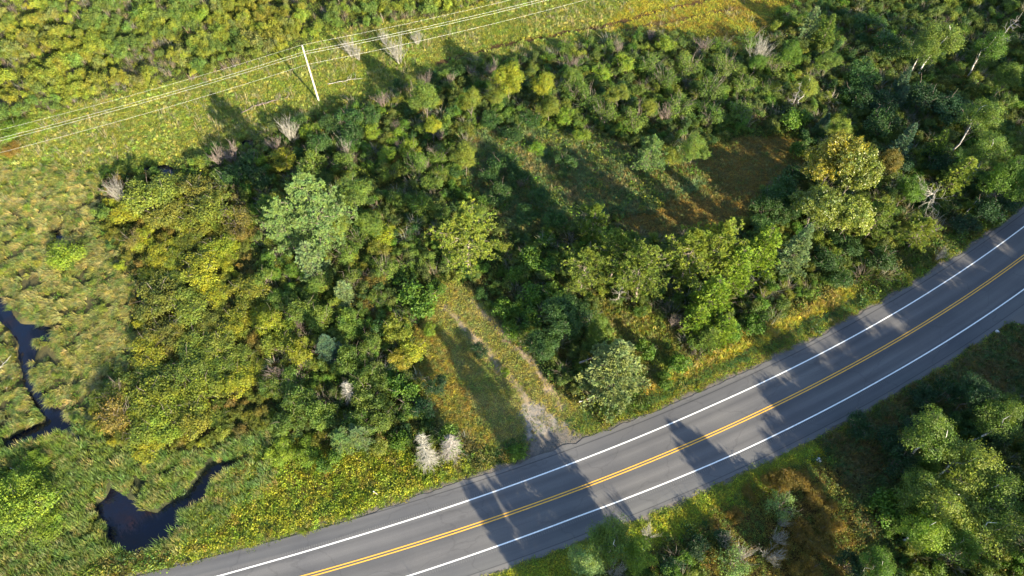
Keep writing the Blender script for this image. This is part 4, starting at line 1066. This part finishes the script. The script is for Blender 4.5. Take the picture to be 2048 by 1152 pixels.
def sample(density, names=None, exclude=(), gmin=6.9, gmax=None, wob=2.0, skip_pond=True, box=(-150, 2200, -130, 1260)):
    st = 1 / math.sqrt(density)
    xs = np.arange(-118, 122, st); ys = np.arange(9, 146, st)
    X, Y = np.meshgrid(xs, ys); X = X.ravel() + rng.uniform(-.5, .5, X.size) * st; Y = Y.ravel() + rng.uniform(-.5, .5, Y.size) * st
    px, py = proj(X, Y)
    k = (px > box[0]) & (px < box[1]) & (py > box[2]) & (py < box[3])
    X, Y = X[k], Y[k]
    wx = (fnoise(X, Y, 3.0) - .5) * wob + rng.normal(size=len(X)) * .35; wy = (fnoise(X + 40, Y, 3.0) - .5) * wob + rng.normal(size=len(X)) * .35
    k = np.ones(len(X), bool)
    if names is not None:
        k = np.zeros(len(X), bool)
        for n in names: k |= inpoly(X + wx, Y + wy, Z[n])
    for n in exclude: k &= ~inpoly(X + wx, Y + wy, Z[n])
    s = np.abs(road_s(X, Y)); rag = (fnoise(X, Y, 1.7) - .5) * 1.2
    k &= s > gmin + rag - np.where((X < -8) & (road_s(X, Y) > 0), 1.1, 0) * np.clip((-8 - X) / 18, 0, 1)
    lane = (X > 66) & (X < 108) & (road_s(X, Y) < 0) & (s < 6.2 + 9.0 * np.clip(1 - np.abs(X - s * .52 - 88) / 17, 0, 1) ** .7)
    k &= ~lane
    if gmax: k &= s < gmax + rag
    if skip_pond:
        w1 = (fnoise(X, Y, 2.2) - .5) * 1.3; w2 = (fnoise(X + 50, Y, 2.2) - .5) * 1.3
        for P in PONDS: k &= ~inpoly(X + w1, Y + w2, P)
    X, Y = X[k], Y[k]
    return X, Y, ground_z(X, Y)

def tints(X, Y, cols, sc=4.0, jitter=.22, mix=.35):
    """colour of each clump: patches of related colours plus clump to clump variety"""
    c = np.array([T[q] if isinstance(q, str) else q for q in cols]); n = len(c)
    v = np.clip((fnoise(X, Y, sc) - .5) * 2.2 + .5 + rng.normal(size=len(X)) * mix, 0, .999) * n
    out = c[v.astype(int)]
    return out * (1 + (rng.random((len(X), 1)) - .5) * 2 * jitter) * (1 + (rng.random((len(X), 3)) - .5) * .15)

def cover(name, label, cat, protos, density, names, cols, smin=.7, smax=1.3, lean=None, exclude=(), sc=4.0, mix=.35, thin=None, tall=1.0, **kw):
    X, Y, zz = sample(density, names, exclude, **kw)
    if thin is not None:
        k = fnoise(X + 11, Y + 5, thin[0]) > thin[1]; X, Y, zz = X[k], Y[k], zz[k]
    n = len(X)
    rot = np.zeros((n, 3)); rot[:, :2] = rng.normal(size=(n, 2)) * .12
    rot[:, 2] = rng.random(n) * 6.283 if lean is None else lean + (fnoise(X, Y, 7) - .5) * 2.6 + rng.normal(size=n) * .35
    s = rng.uniform(smin, smax, n)[:, None] * np.array([[1, 1, tall]]) * (.8 + .4 * fnoise(X + 3, Y + 8, 3.0))[:, None]
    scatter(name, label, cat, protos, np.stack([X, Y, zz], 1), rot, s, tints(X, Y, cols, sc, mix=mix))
    return n

g_short = [make_blades(200 + i, 26, .32, .06, .42, .7) for i in range(3)]
g_mid = [make_blades(210 + i, 30, .65, .07, .45, .6) for i in range(3)]
g_sedge = [make_blades(220 + i, 40, .85, .06, .34, .5, (.6, .1)) for i in range(4)]
g_reed = [make_blades(230 + i, 34, 1.4, .065, .45, .3, (.18, 0)) for i in range(3)]
g_forb = [make_forb(240 + i, .5, .6, 60, .17) for i in range(3)]
g_big = [make_forb(250 + i, .6, .8, 46, .27) for i in range(2)]
g_shrub = [make_cover_shrub(260 + i, 1.25, 1.6, .15) for i in range(5)]
g_tall = [make_cover_shrub(270 + i, 1.3, 2.2, .155) for i in range(4)]
stones = [make_stone(280 + i) for i in range(3)]
counts = {}
ALLZ = list(Z)
SED = [(.38, .32, .13), (.34, .29, .10), (.22, .24, .07), (.15, .20, .05), (.40, .30, .13), (.27, .26, .07)]
c = counts
c['a'] = cover('marsh_sedge', 'tan and green sedge tussocks combed over the marsh left of the shrubs', 'sedge', g_sedge, 6.0, ['marsh'], SED, .6, 1.2, lean=3.7, sc=2.2, mix=.45, thin=(1.4, .46))
c['b'] = cover('marsh_herbs', 'low green herbs between the tan sedge tussocks', 'herbs', g_forb, .9, ['marsh'], ['mid', 'olive', 'green'], .6, 1.1, thin=(3.0, .5))
c['b2'] = cover('marsh_bushes', 'low olive bushes scattered among the sedge tussocks', 'shrubs', g_shrub, .05, ['marsh'], [(.15, .19, .03), (.20, .21, .035), (.12, .16, .03)], .35, .7, mix=.4)
c['c'] = cover('reed_bed', 'tall reeds and cattails standing round the dark pond', 'reeds', g_reed, 4.6, ['reeds'], [(.13, .19, .045), (.11, .17, .04), (.19, .20, .06), (.28, .23, .09), (.15, .20, .04)], .6, 1.05, lean=2.2, sc=3.0, thin=(1.6, .33))
c['d'] = cover('pond_herbs', 'green leafy herbs among the reeds by the pond', 'herbs', g_forb, 1.2, ['reeds'], ['mid', 'green', 'pale', 'olive'], .6, 1.2, thin=(2.5, .42))
c['e'] = cover('corridor_grass', 'yellow-green mown grass along the power line corridor', 'grass', g_short, 7.5, ['corridor'], [(.22, .25, .038), (.31, .29, .05), (.17, .22, .036), (.35, .30, .085), (.20, .21, .04)], .8, 1.4, lean=.3, exclude=('thicket', 'track', 'gold'), sc=3.5)
c['e2'] = cover('corridor_straw', 'taller straw-coloured grass tufts in the power line corridor', 'grass', g_mid, 1.6, ['corridor'], [(.34, .30, .09), (.28, .28, .07), (.22, .27, .05)], .7, 1.2, exclude=('thicket', 'track', 'gold'), thin=(3.5, .48))
c['f'] = cover('corridor_weeds', 'leafy weeds among the corridor grass', 'weeds', g_forb, .8, ['corridor'], ['mid', 'olive', 'lime'], .5, .9, exclude=('thicket', 'track', 'gold'), thin=(3.0, .5))
c['g'] = cover('golden_grass', 'golden dry grass at the upper end of the mown corridor', 'grass', g_short, 6.5, ['gold'], [(.38, .32, .045), (.33, .30, .045), (.25, .27, .035), (.40, .29, .045), (.29, .20, .04)], .8, 1.4, exclude=('thicket', 'track', 'track2'), sc=4)
c['h'] = cover('thicket_shrubs', 'dense olive and yellow-green shrub thicket above the power lines', 'shrubs', g_shrub, .42, ['thicket'], [(.12, .17, .035), (.16, .19, .028), (.19, .22, .03), (.225, .235, .03), (.17, .18, .05), (.21, .21, .03)], .38, 1.4, sc=9, mix=.2, tall=1.35, thin=(3.2, .39))
c['h2'] = cover('thicket_twigs', 'leafless grey-brown twigs poking between the thicket shrubs', 'twigs', [make_blades(295 + q_, 40, 1.9, .045, .6, .45) for q_ in range(2)], .4, ['thicket'], [(.26, .20, .17), (.20, .16, .14)], .7, 1.1, thin=(4.0, .5))
c['i'] = cover('thicket_floor', 'weeds and grass on the floor of the thicket', 'weeds', g_forb, 1.3, ['thicket'], ['olive', 'mid', 'pine'], .7, 1.2, sc=5)
c['j'] = cover('alder_floor', 'tan grass and weeds under the alder clump', 'grass', g_mid, 3.0, ['alder'], [(.17, .14, .05), (.12, .125, .03), (.09, .11, .03)], .8, 1.3)
c['k'] = cover('alder_undergrowth', 'small olive and yellow bushes filling the alder clump', 'shrubs', g_shrub, .42, ['alder'], ['olive', 'yellow', (.14, .135, .018), (.11, .125, .02), 'brown'], .55, 1.0, sc=4, mix=.3, tall=1.1)
c['l'] = cover('drive_grass', 'dry golden-green grass growing over the old driveway', 'grass', g_short, 8.0, ['drive'], [(.36, .31, .10), (.28, .28, .07), (.38, .31, .08), (.31, .27, .10), (.23, .26, .06)], .7, 1.3, exclude=('gravel', 'rut', 'rut2'), wob=.8, sc=2.5, lean=2.2)
c['m'] = cover('drive_goldenrod', 'orange and yellow herbs along the edges of the old driveway', 'herbs', g_forb, 1.2, ['drive'], ['gold', (.22, .13, .025), 'olive', 'yellow'], .35, .6, exclude=('gravel',), thin=(2.6, .55))
c['m2'] = cover('orange_herbs', 'orange-gold herbs in a band along the left side of the old driveway', 'herbs', g_forb, 5.0, ['orangestrip'], [(.26, .20, .035), (.28, .24, .035), (.18, .19, .035), (.25, .16, .035)], .4, .8, sc=2)
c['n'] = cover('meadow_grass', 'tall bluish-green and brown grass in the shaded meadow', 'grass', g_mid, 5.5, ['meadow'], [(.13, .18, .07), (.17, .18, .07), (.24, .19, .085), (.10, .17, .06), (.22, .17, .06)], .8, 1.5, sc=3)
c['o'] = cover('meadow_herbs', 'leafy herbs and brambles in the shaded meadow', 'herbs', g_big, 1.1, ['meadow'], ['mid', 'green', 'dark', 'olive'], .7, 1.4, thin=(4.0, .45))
c['p'] = cover('brown_grass', 'short brown grass of the mown clearing', 'grass', g_short, 8.0, ['brown'], [(.14, .16, .045), (.20, .16, .05), (.25, .155, .045), (.18, .15, .045), (.28, .18, .045)], .6, 1.2, sc=5, mix=.35)
c['p2'] = cover('clearing_tufts', 'scattered taller grass tufts and weeds in the mown clearing', 'grass', g_mid, .9, ['brown'], [(.22, .19, .07), (.14, .17, .045), (.28, .20, .07)], .5, 1.0, thin=(2.0, .45))
c['q'] = cover('pine_floor', 'brown needles and yellow weeds under the pine row', 'grass', g_mid, 5.5, ['pineduff'], [(.20, .17, .06), (.17, .19, .035), (.28, .23, .04), (.13, .17, .03)], .6, 1.1, sc=2.5)
c['r'] = cover('roadside_gold', 'yellow dry grass on the bank above the road', 'grass', g_mid, 9.0, ['goldroad'], [(.50, .40, .06), (.40, .32, .05), (.28, .27, .04), (.34, .24, .06)], .7, 1.2, gmin=9.0, sc=2.5)
c['s'] = cover('bank_herbs', 'yellow and lime herbs on the wet bank left of the driveway', 'herbs', g_forb, 2.6, ['goldenbank'], [(.21, .24, .016), (.27, .25, .018), (.16, .21, .02), (.28, .22, .035), (.22, .28, .025), (.30, .30, .03)], .7, 1.4, sc=4)
c['t'] = cover('bank_grass', 'long lime and straw grass leaning on the wet bank', 'grass', g_sedge, 2.2, ['goldenbank'], [(.17, .18, .02), (.22, .17, .06), (.12, .16, .02)], .55, .95, lean=4.2, sc=3)
c['u'] = cover('verge_grass', 'bright green grass verge below the road', 'grass', g_short, 8.0, ['verge'], [(.32, .35, .025), (.25, .30, .028), (.37, .33, .03)], .8, 1.5, gmin=7.2)
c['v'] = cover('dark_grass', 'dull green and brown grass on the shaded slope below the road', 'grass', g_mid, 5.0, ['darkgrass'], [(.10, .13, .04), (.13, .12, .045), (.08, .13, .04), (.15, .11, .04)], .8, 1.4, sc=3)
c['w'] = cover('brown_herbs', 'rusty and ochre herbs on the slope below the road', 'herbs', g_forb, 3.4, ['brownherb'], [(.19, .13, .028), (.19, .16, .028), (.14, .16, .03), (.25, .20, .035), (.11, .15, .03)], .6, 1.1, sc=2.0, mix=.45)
WILD = tuple(n for n in ALLZ if n not in ('rightbrush', 'forest'))
c['x'] = cover('undergrowth', 'mixed green brush and saplings between the trees', 'brush', g_tall, .30, None, ['mid', 'green', 'olive', 'dark', (.10, .13, .03)], .55, 1.2, exclude=WILD + ('verge',), sc=6, mix=.3, gmin=11.5)
c['x2'] = cover('brush_twigs', 'grey-brown bare twigs tangled in the brush between the trees', 'twigs', [make_blades(300 + q_, 44, 2.5, .045, .7, .5) for q_ in range(3)], .13, None, [(.24, .19, .165), (.18, .145, .13), (.30, .26, .22)], .7, 1.2, exclude=WILD, thin=(4.0, .46), gmin=9)
c['y'] = cover('wild_herbs', 'leafy herbs and brambles on the ground between the trees', 'herbs', g_big, 1.5, None, ['mid', 'green', 'dark', 'olive', (.14, .12, .03)], .7, 1.3, exclude=WILD, sc=4)
c['z'] = cover('wild_grass', 'mixed grass on the ground between the trees', 'grass', g_mid, 2.6, None, [(.10, .12, .03), (.12, .12, .03), (.08, .11, .025), (.15, .12, .04)], .8, 1.3, exclude=WILD, sc=5)
c['aa'] = cover('roadside_strip', 'low green clover strip along the upper edge of the road, darkened for slope shade', 'grass', g_forb, 6.0, None, [(.06, .13, .035), (.05, .11, .03), (.10, .15, .025)], .4, .7, exclude=('gravel', 'verge'), gmin=7.2, gmax=9.4, sc=3)  # strip greens tinted darker to carry the shade of the ditch slope
c['ab'] = cover('roadside_fringe', 'thin grass fringe creeping onto the gravel shoulder', 'grass', g_short, 9.0, None, [(.22, .26, .03), (.30, .27, .045), (.17, .22, .03)], .45, .95, exclude=('gravel',), gmin=6.2, gmax=8.2, sc=2)
c['ac'] = cover('gravel_stones', 'loose grey stones on the road shoulder', 'gravel', stones, 9.0, None, [(.15, .14, .125), (.09, .085, .08), (.2, .185, .165)], .06, .16, exclude=(), gmin=6.1, gmax=7.6, sc=2)
c['ad'] = cover('drive_gravel', 'loose grey stones on the gravel mouth of the driveway', 'gravel', stones, 12.0, ['gravel'], [(.22, .2, .18), (.15, .14, .13), (.3, .28, .25)], .05, .15, gmin=6.0, sc=2)
c['ae'] = cover('drive_weeds', 'sparse weeds on the gravel mouth of the driveway', 'weeds', g_short, 4.5, ['gravel'], ['mid', (.25, .22, .08), (.30, .25, .10)], .3, .75, gmin=8.0, thin=(1.5, .5))
c['af'] = cover('corridor_twigs', 'thin dead stems standing in the corridor grass', 'twigs', [make_blades(290, 12, 1.3, .05, .5, .35)], .25, ['corridor'], [(.30, .24, .17), (.22, .18, .14)], .8, 1.3, exclude=('thicket', 'track'), thin=(5.0, .5))
print('cover', sum(c.values()), c, 'wall', nwall)

# ------------------------------------------------------------------ power line
def plain(name, col, rough=.6, metal=0.0):
    m, nt, out = newmat(name)
    b = nd(nt, 'ShaderNodeBsdfPrincipled', i_Roughness=rough); b.inputs['Base Color'].default_value = col + (1,); b.inputs['Metallic'].default_value = metal
    nz = nd(nt, 'ShaderNodeTexNoise', i_Scale=8.0); geo = nd(nt, 'ShaderNodeNewGeometry'); nt.links.new(geo.outputs['Position'], nz.inputs['Vector'])
    c_ = ramp(nt, nz.outputs['Fac'], [(.3, tuple(v * .85 for v in col)), (.7, tuple(min(1, v * 1.1) for v in col))])
    nt.links.new(c_, b.inputs['Base Color']); nt.links.new(b.outputs[0], out.inputs[0])
    return m
POLE = bark_mat('weathered_pole', (.30, .27, .22), (.52, .48, .41), 2.5)
PORC = plain('porcelain', (.35, .33, .32), .3); STEEL = plain('galvanised_steel', (.5, .5, .5), .45, .6); WIRE = plain('aluminium_wire', (.72, .71, .68), .4, .3)
LX, LY = math.cos(R(22.5)), math.sin(R(22.5))
P0 = np.array([-36.33, 101.18]); SPAN = 92.0
HT = {'top': 12.35, 'mid': 10.7, 'low': 8.45}
def pole(x, y, label):
    e = bpy.data.objects.new('utility_pole', None); COL.objects.link(e); e.location = (x, y, -.45)
    t = Tubes(); t.add([(0, 0, -.5), (0, 0, 4), (0, 0, 8.5), (0, 0, 12.65)], [.19, .175, .155, .13], 10)
    t.add([(0, 0, 12.64), (0, 0, 12.70)], [.13, .01], 10)
    link('pole_shaft', t.mesh('pole_shaft', POLE), e)
    def ins(dx, dy, z, nm='insulator'):
        q = Tubes(); q.add([(dx, dy, z - .14), (dx, dy, z - .12), (dx, dy, z - .05), (dx, dy, z - .04), (dx, dy, z + .03), (dx, dy, z + .05)], [.03, .075, .05, .08, .05, .02], 8)
        link(nm, q.mesh(nm, PORC), e)
    z = lambda k: HT[k] + .45
    ins(0, 0, z('top') - .02)
    nx, ny = -LY, LX
    br = Tubes()
    for s in (-.33, .33):
        br.add([(nx * s * .3, ny * s * .3, z('mid') - .12), (nx * s, ny * s, z('mid') - .1)], [.025, .02], 5)
        ins(nx * s, ny * s, z('mid'))
    br.add([(0, 0, z('low')), (nx * -.28, ny * -.28, z('low') - .02)], [.03, .02], 5)
    ins(nx * -.28, ny * -.28, z('low'))
    link('bracket', br.mesh('bracket', STEEL), e)
    gw = Tubes(); gw.add([(.14, -.12, 0), (.13, -.11, 11.8)], [.012, .012], 4); link('ground_wire', gw.mesh('ground_wire', STEEL), e)
    tag(e, label, 'utility pole')
pole(P0[0], P0[1], 'pale weathered wooden utility pole standing in the mown corridor')
pole(P0[0] - LX * SPAN, P0[1] - LY * SPAN, 'wooden utility pole of the same line beyond the left edge')
pole(P0[0] + LX * SPAN, P0[1] + LY * SPAN, 'wooden utility pole of the same line beyond the top edge')
def wire(z, off, rad, label, sag=1.75):
    t = Tubes(); pts = []
    for k in range(2):
        a = P0 + np.array([LX, LY]) * SPAN * (k - 1)
        for q in np.linspace(0, 1, 25)[(1 if k else 0):]:
            p = a + np.array([LX, LY]) * SPAN * q + np.array([-LY, LX]) * off
            pts.append((p[0], p[1], z + .03 - 4 * sag * q * (1 - q)))
    t.add(pts, [rad] * len(pts), 6)
    o = link('power_line', t.mesh('power_line', WIRE)); tag(o, label, 'wire', 'wires of the power line')
wire(HT['top'], 0, .007, 'thin topmost wire of the power line, strung over the pole top', 1.6)
wire(HT['mid'], .33, .010, 'upper one of the close pair of thick middle wires', 1.7)
wire(HT['mid'], -.33, .010, 'lower one of the close pair of thick middle wires', 1.7)
wire(HT['low'], -.28, .009, 'lowest wire of the power line, nearest the road', 1.7)

# ------------------------------------------------------------------ small things
WHITE = plain('white_painted_board', (.72, .70, .66), .6); WOOD = bark_mat('raw_wood', (.3, .22, .14), (.45, .36, .24))
def box_mesh(name, boxes, mat):
    import bmesh
    from mathutils import Matrix
    bm = bmesh.new()
    for (cx, cy, cz, sx, sy, sz) in boxes:
        r = bmesh.ops.create_cube(bm, size=1.0, matrix=Matrix.Translation((cx, cy, cz)) @ Matrix.Diagonal((sx, sy, sz, 1)))
    bmesh.ops.bevel(bm, geom=bm.edges[:], offset=.012, segments=1, affect='EDGES')
    me = bpy.data.meshes.new(name); bm.to_mesh(me); bm.free(); me.materials.append(mat); return me
x, y, z = at(1172, 800, .6)
e = bpy.data.objects.new('fallen_sign', None); COL.objects.link(e); e.location = (x, y, z); e.rotation_euler = (0, 0, R(14))
b1 = link('board', box_mesh('board', [(-.75, 0, .5, .7, .05, .2)], WHITE), e)
b2 = link('board', box_mesh('board', [(.45, .05, .6, .75, .05, .22)], WHITE), e)
for q in (-.95, .1, .8): link('post', box_mesh('post', [(q, .06, .35, .07, .07, 1.1)], WOOD), e)
tag(e, 'broken white board on short posts half hidden left of the cone-laden spruce', 'board')
x, y, z = at(757, 990, 0)
e = bpy.data.objects.new('marker_post', None); COL.objects.link(e); e.location = (x, y, z - .1); e.rotation_euler = (R(4), R(-8), 0)
t = Tubes(); t.add([(0, 0, 0), (0, 0, 1.0), (0, 0, 2.1)], [.05, .045, .04], 7); link('stake', t.mesh('stake', GREY), e)
link('cap', box_mesh('cap', [(0, 0, 2.1, .12, .12, .1)], WHITE), e)
tag(e, 'short pale stake leaning in the yellow bank grass beside the road', 'stake')
def boulder(px, py, r, label):
    import bmesh
    rg = np.random.default_rng(int(px))
    bm = bmesh.new(); bmesh.ops.create_icosphere(bm, subdivisions=2, radius=r)
    for v in bm.verts: v.co *= rg.uniform(.85, 1.12); v.co.z *= .7
    me = bpy.data.meshes.new('rock'); bm.to_mesh(me); bm.free(); me.materials.append(plain('pale_rock', (.5, .49, .47), .9))
    x, y, z = at(px, py, 0); tag(link('rock', me, None, (x, y, z + r * .3)), label, 'rock')
boulder(1636, 921, .42, 'pale rock at the lower edge of the road where the dark grass begins')
boulder(1994, 664, .3, 'grey rock at the corner of the side lane mouth on the right')
boulder(925, 914, .2, 'small white rock at the right foot of the dead grey conifers')
def log(px, py, L, az, label, r=.11, mat=None, lift=.25, twigs=5):
    rg = np.random.default_rng(int(px + py)); x, y, z = at(px, py, 0)
    t = Tubes(); t.add(path((-L / 2, 0, 0), (L / 2, 0, .25), 7, .1, rg), np.linspace(r, r * .45, 7), 6)
    for k in range(twigs):
        q = rg.uniform(-.3, .5) * L; branch_rec(t, np.array([q, 0, .1]), norm(np.array([.5, rg.choice([-1, 1]) * .8, rg.uniform(.1, .7)])), L * .14, .035, 1, rg, 2, .05, .4)
    e = link('fallen_log', t.mesh('fallen_log', mat or GREY)); e.location = (x, y, z + lift); e.rotation_euler = (0, 0, R(az))
    tag(e, label, 'log')
log(1943, 414, 4.2, 42, 'pale fallen trunk lying on the grass between the white dead tree and the road', .12, WBARK, .5, 0)
log(545, 205, 6.0, 22, 'dark brush log lying in the corridor grass left of the utility pole', .10, TWIG, .2, 9)
log(505, 218, 4.5, 35, 'second brush log lying just left of the dark brush log in the corridor', .08, TWIG, .2, 8)
log(690, 165, 6.5, 12, 'grey fallen branch lying in the corridor grass right of the utility pole', .07, GREY, .2, 6)
log(14, 730, 2.6, 62, 'bleached driftwood trunk standing out over the marsh channel at the left edge', .06, BLEACH, .5, 3)
log(22, 770, 1.6, 80, 'small bleached branch below the driftwood trunk at the left edge', .04, BLEACH, .4, 2)
log(40, 945, 2.2, -20, 'bleached stick lying on the reeds near the lower left edge', .035, BLEACH, .8, 2)
log(1175, 735, 3.0, 20, 'broken tan trunk poking out left of the top of the cone-laden spruce', .16, PBARK, 2.5, 2)
log(1400, 690, 4.0, 20, 'dead grey branch lying among weeds under the pine row', .08, GREY, .6, 7)
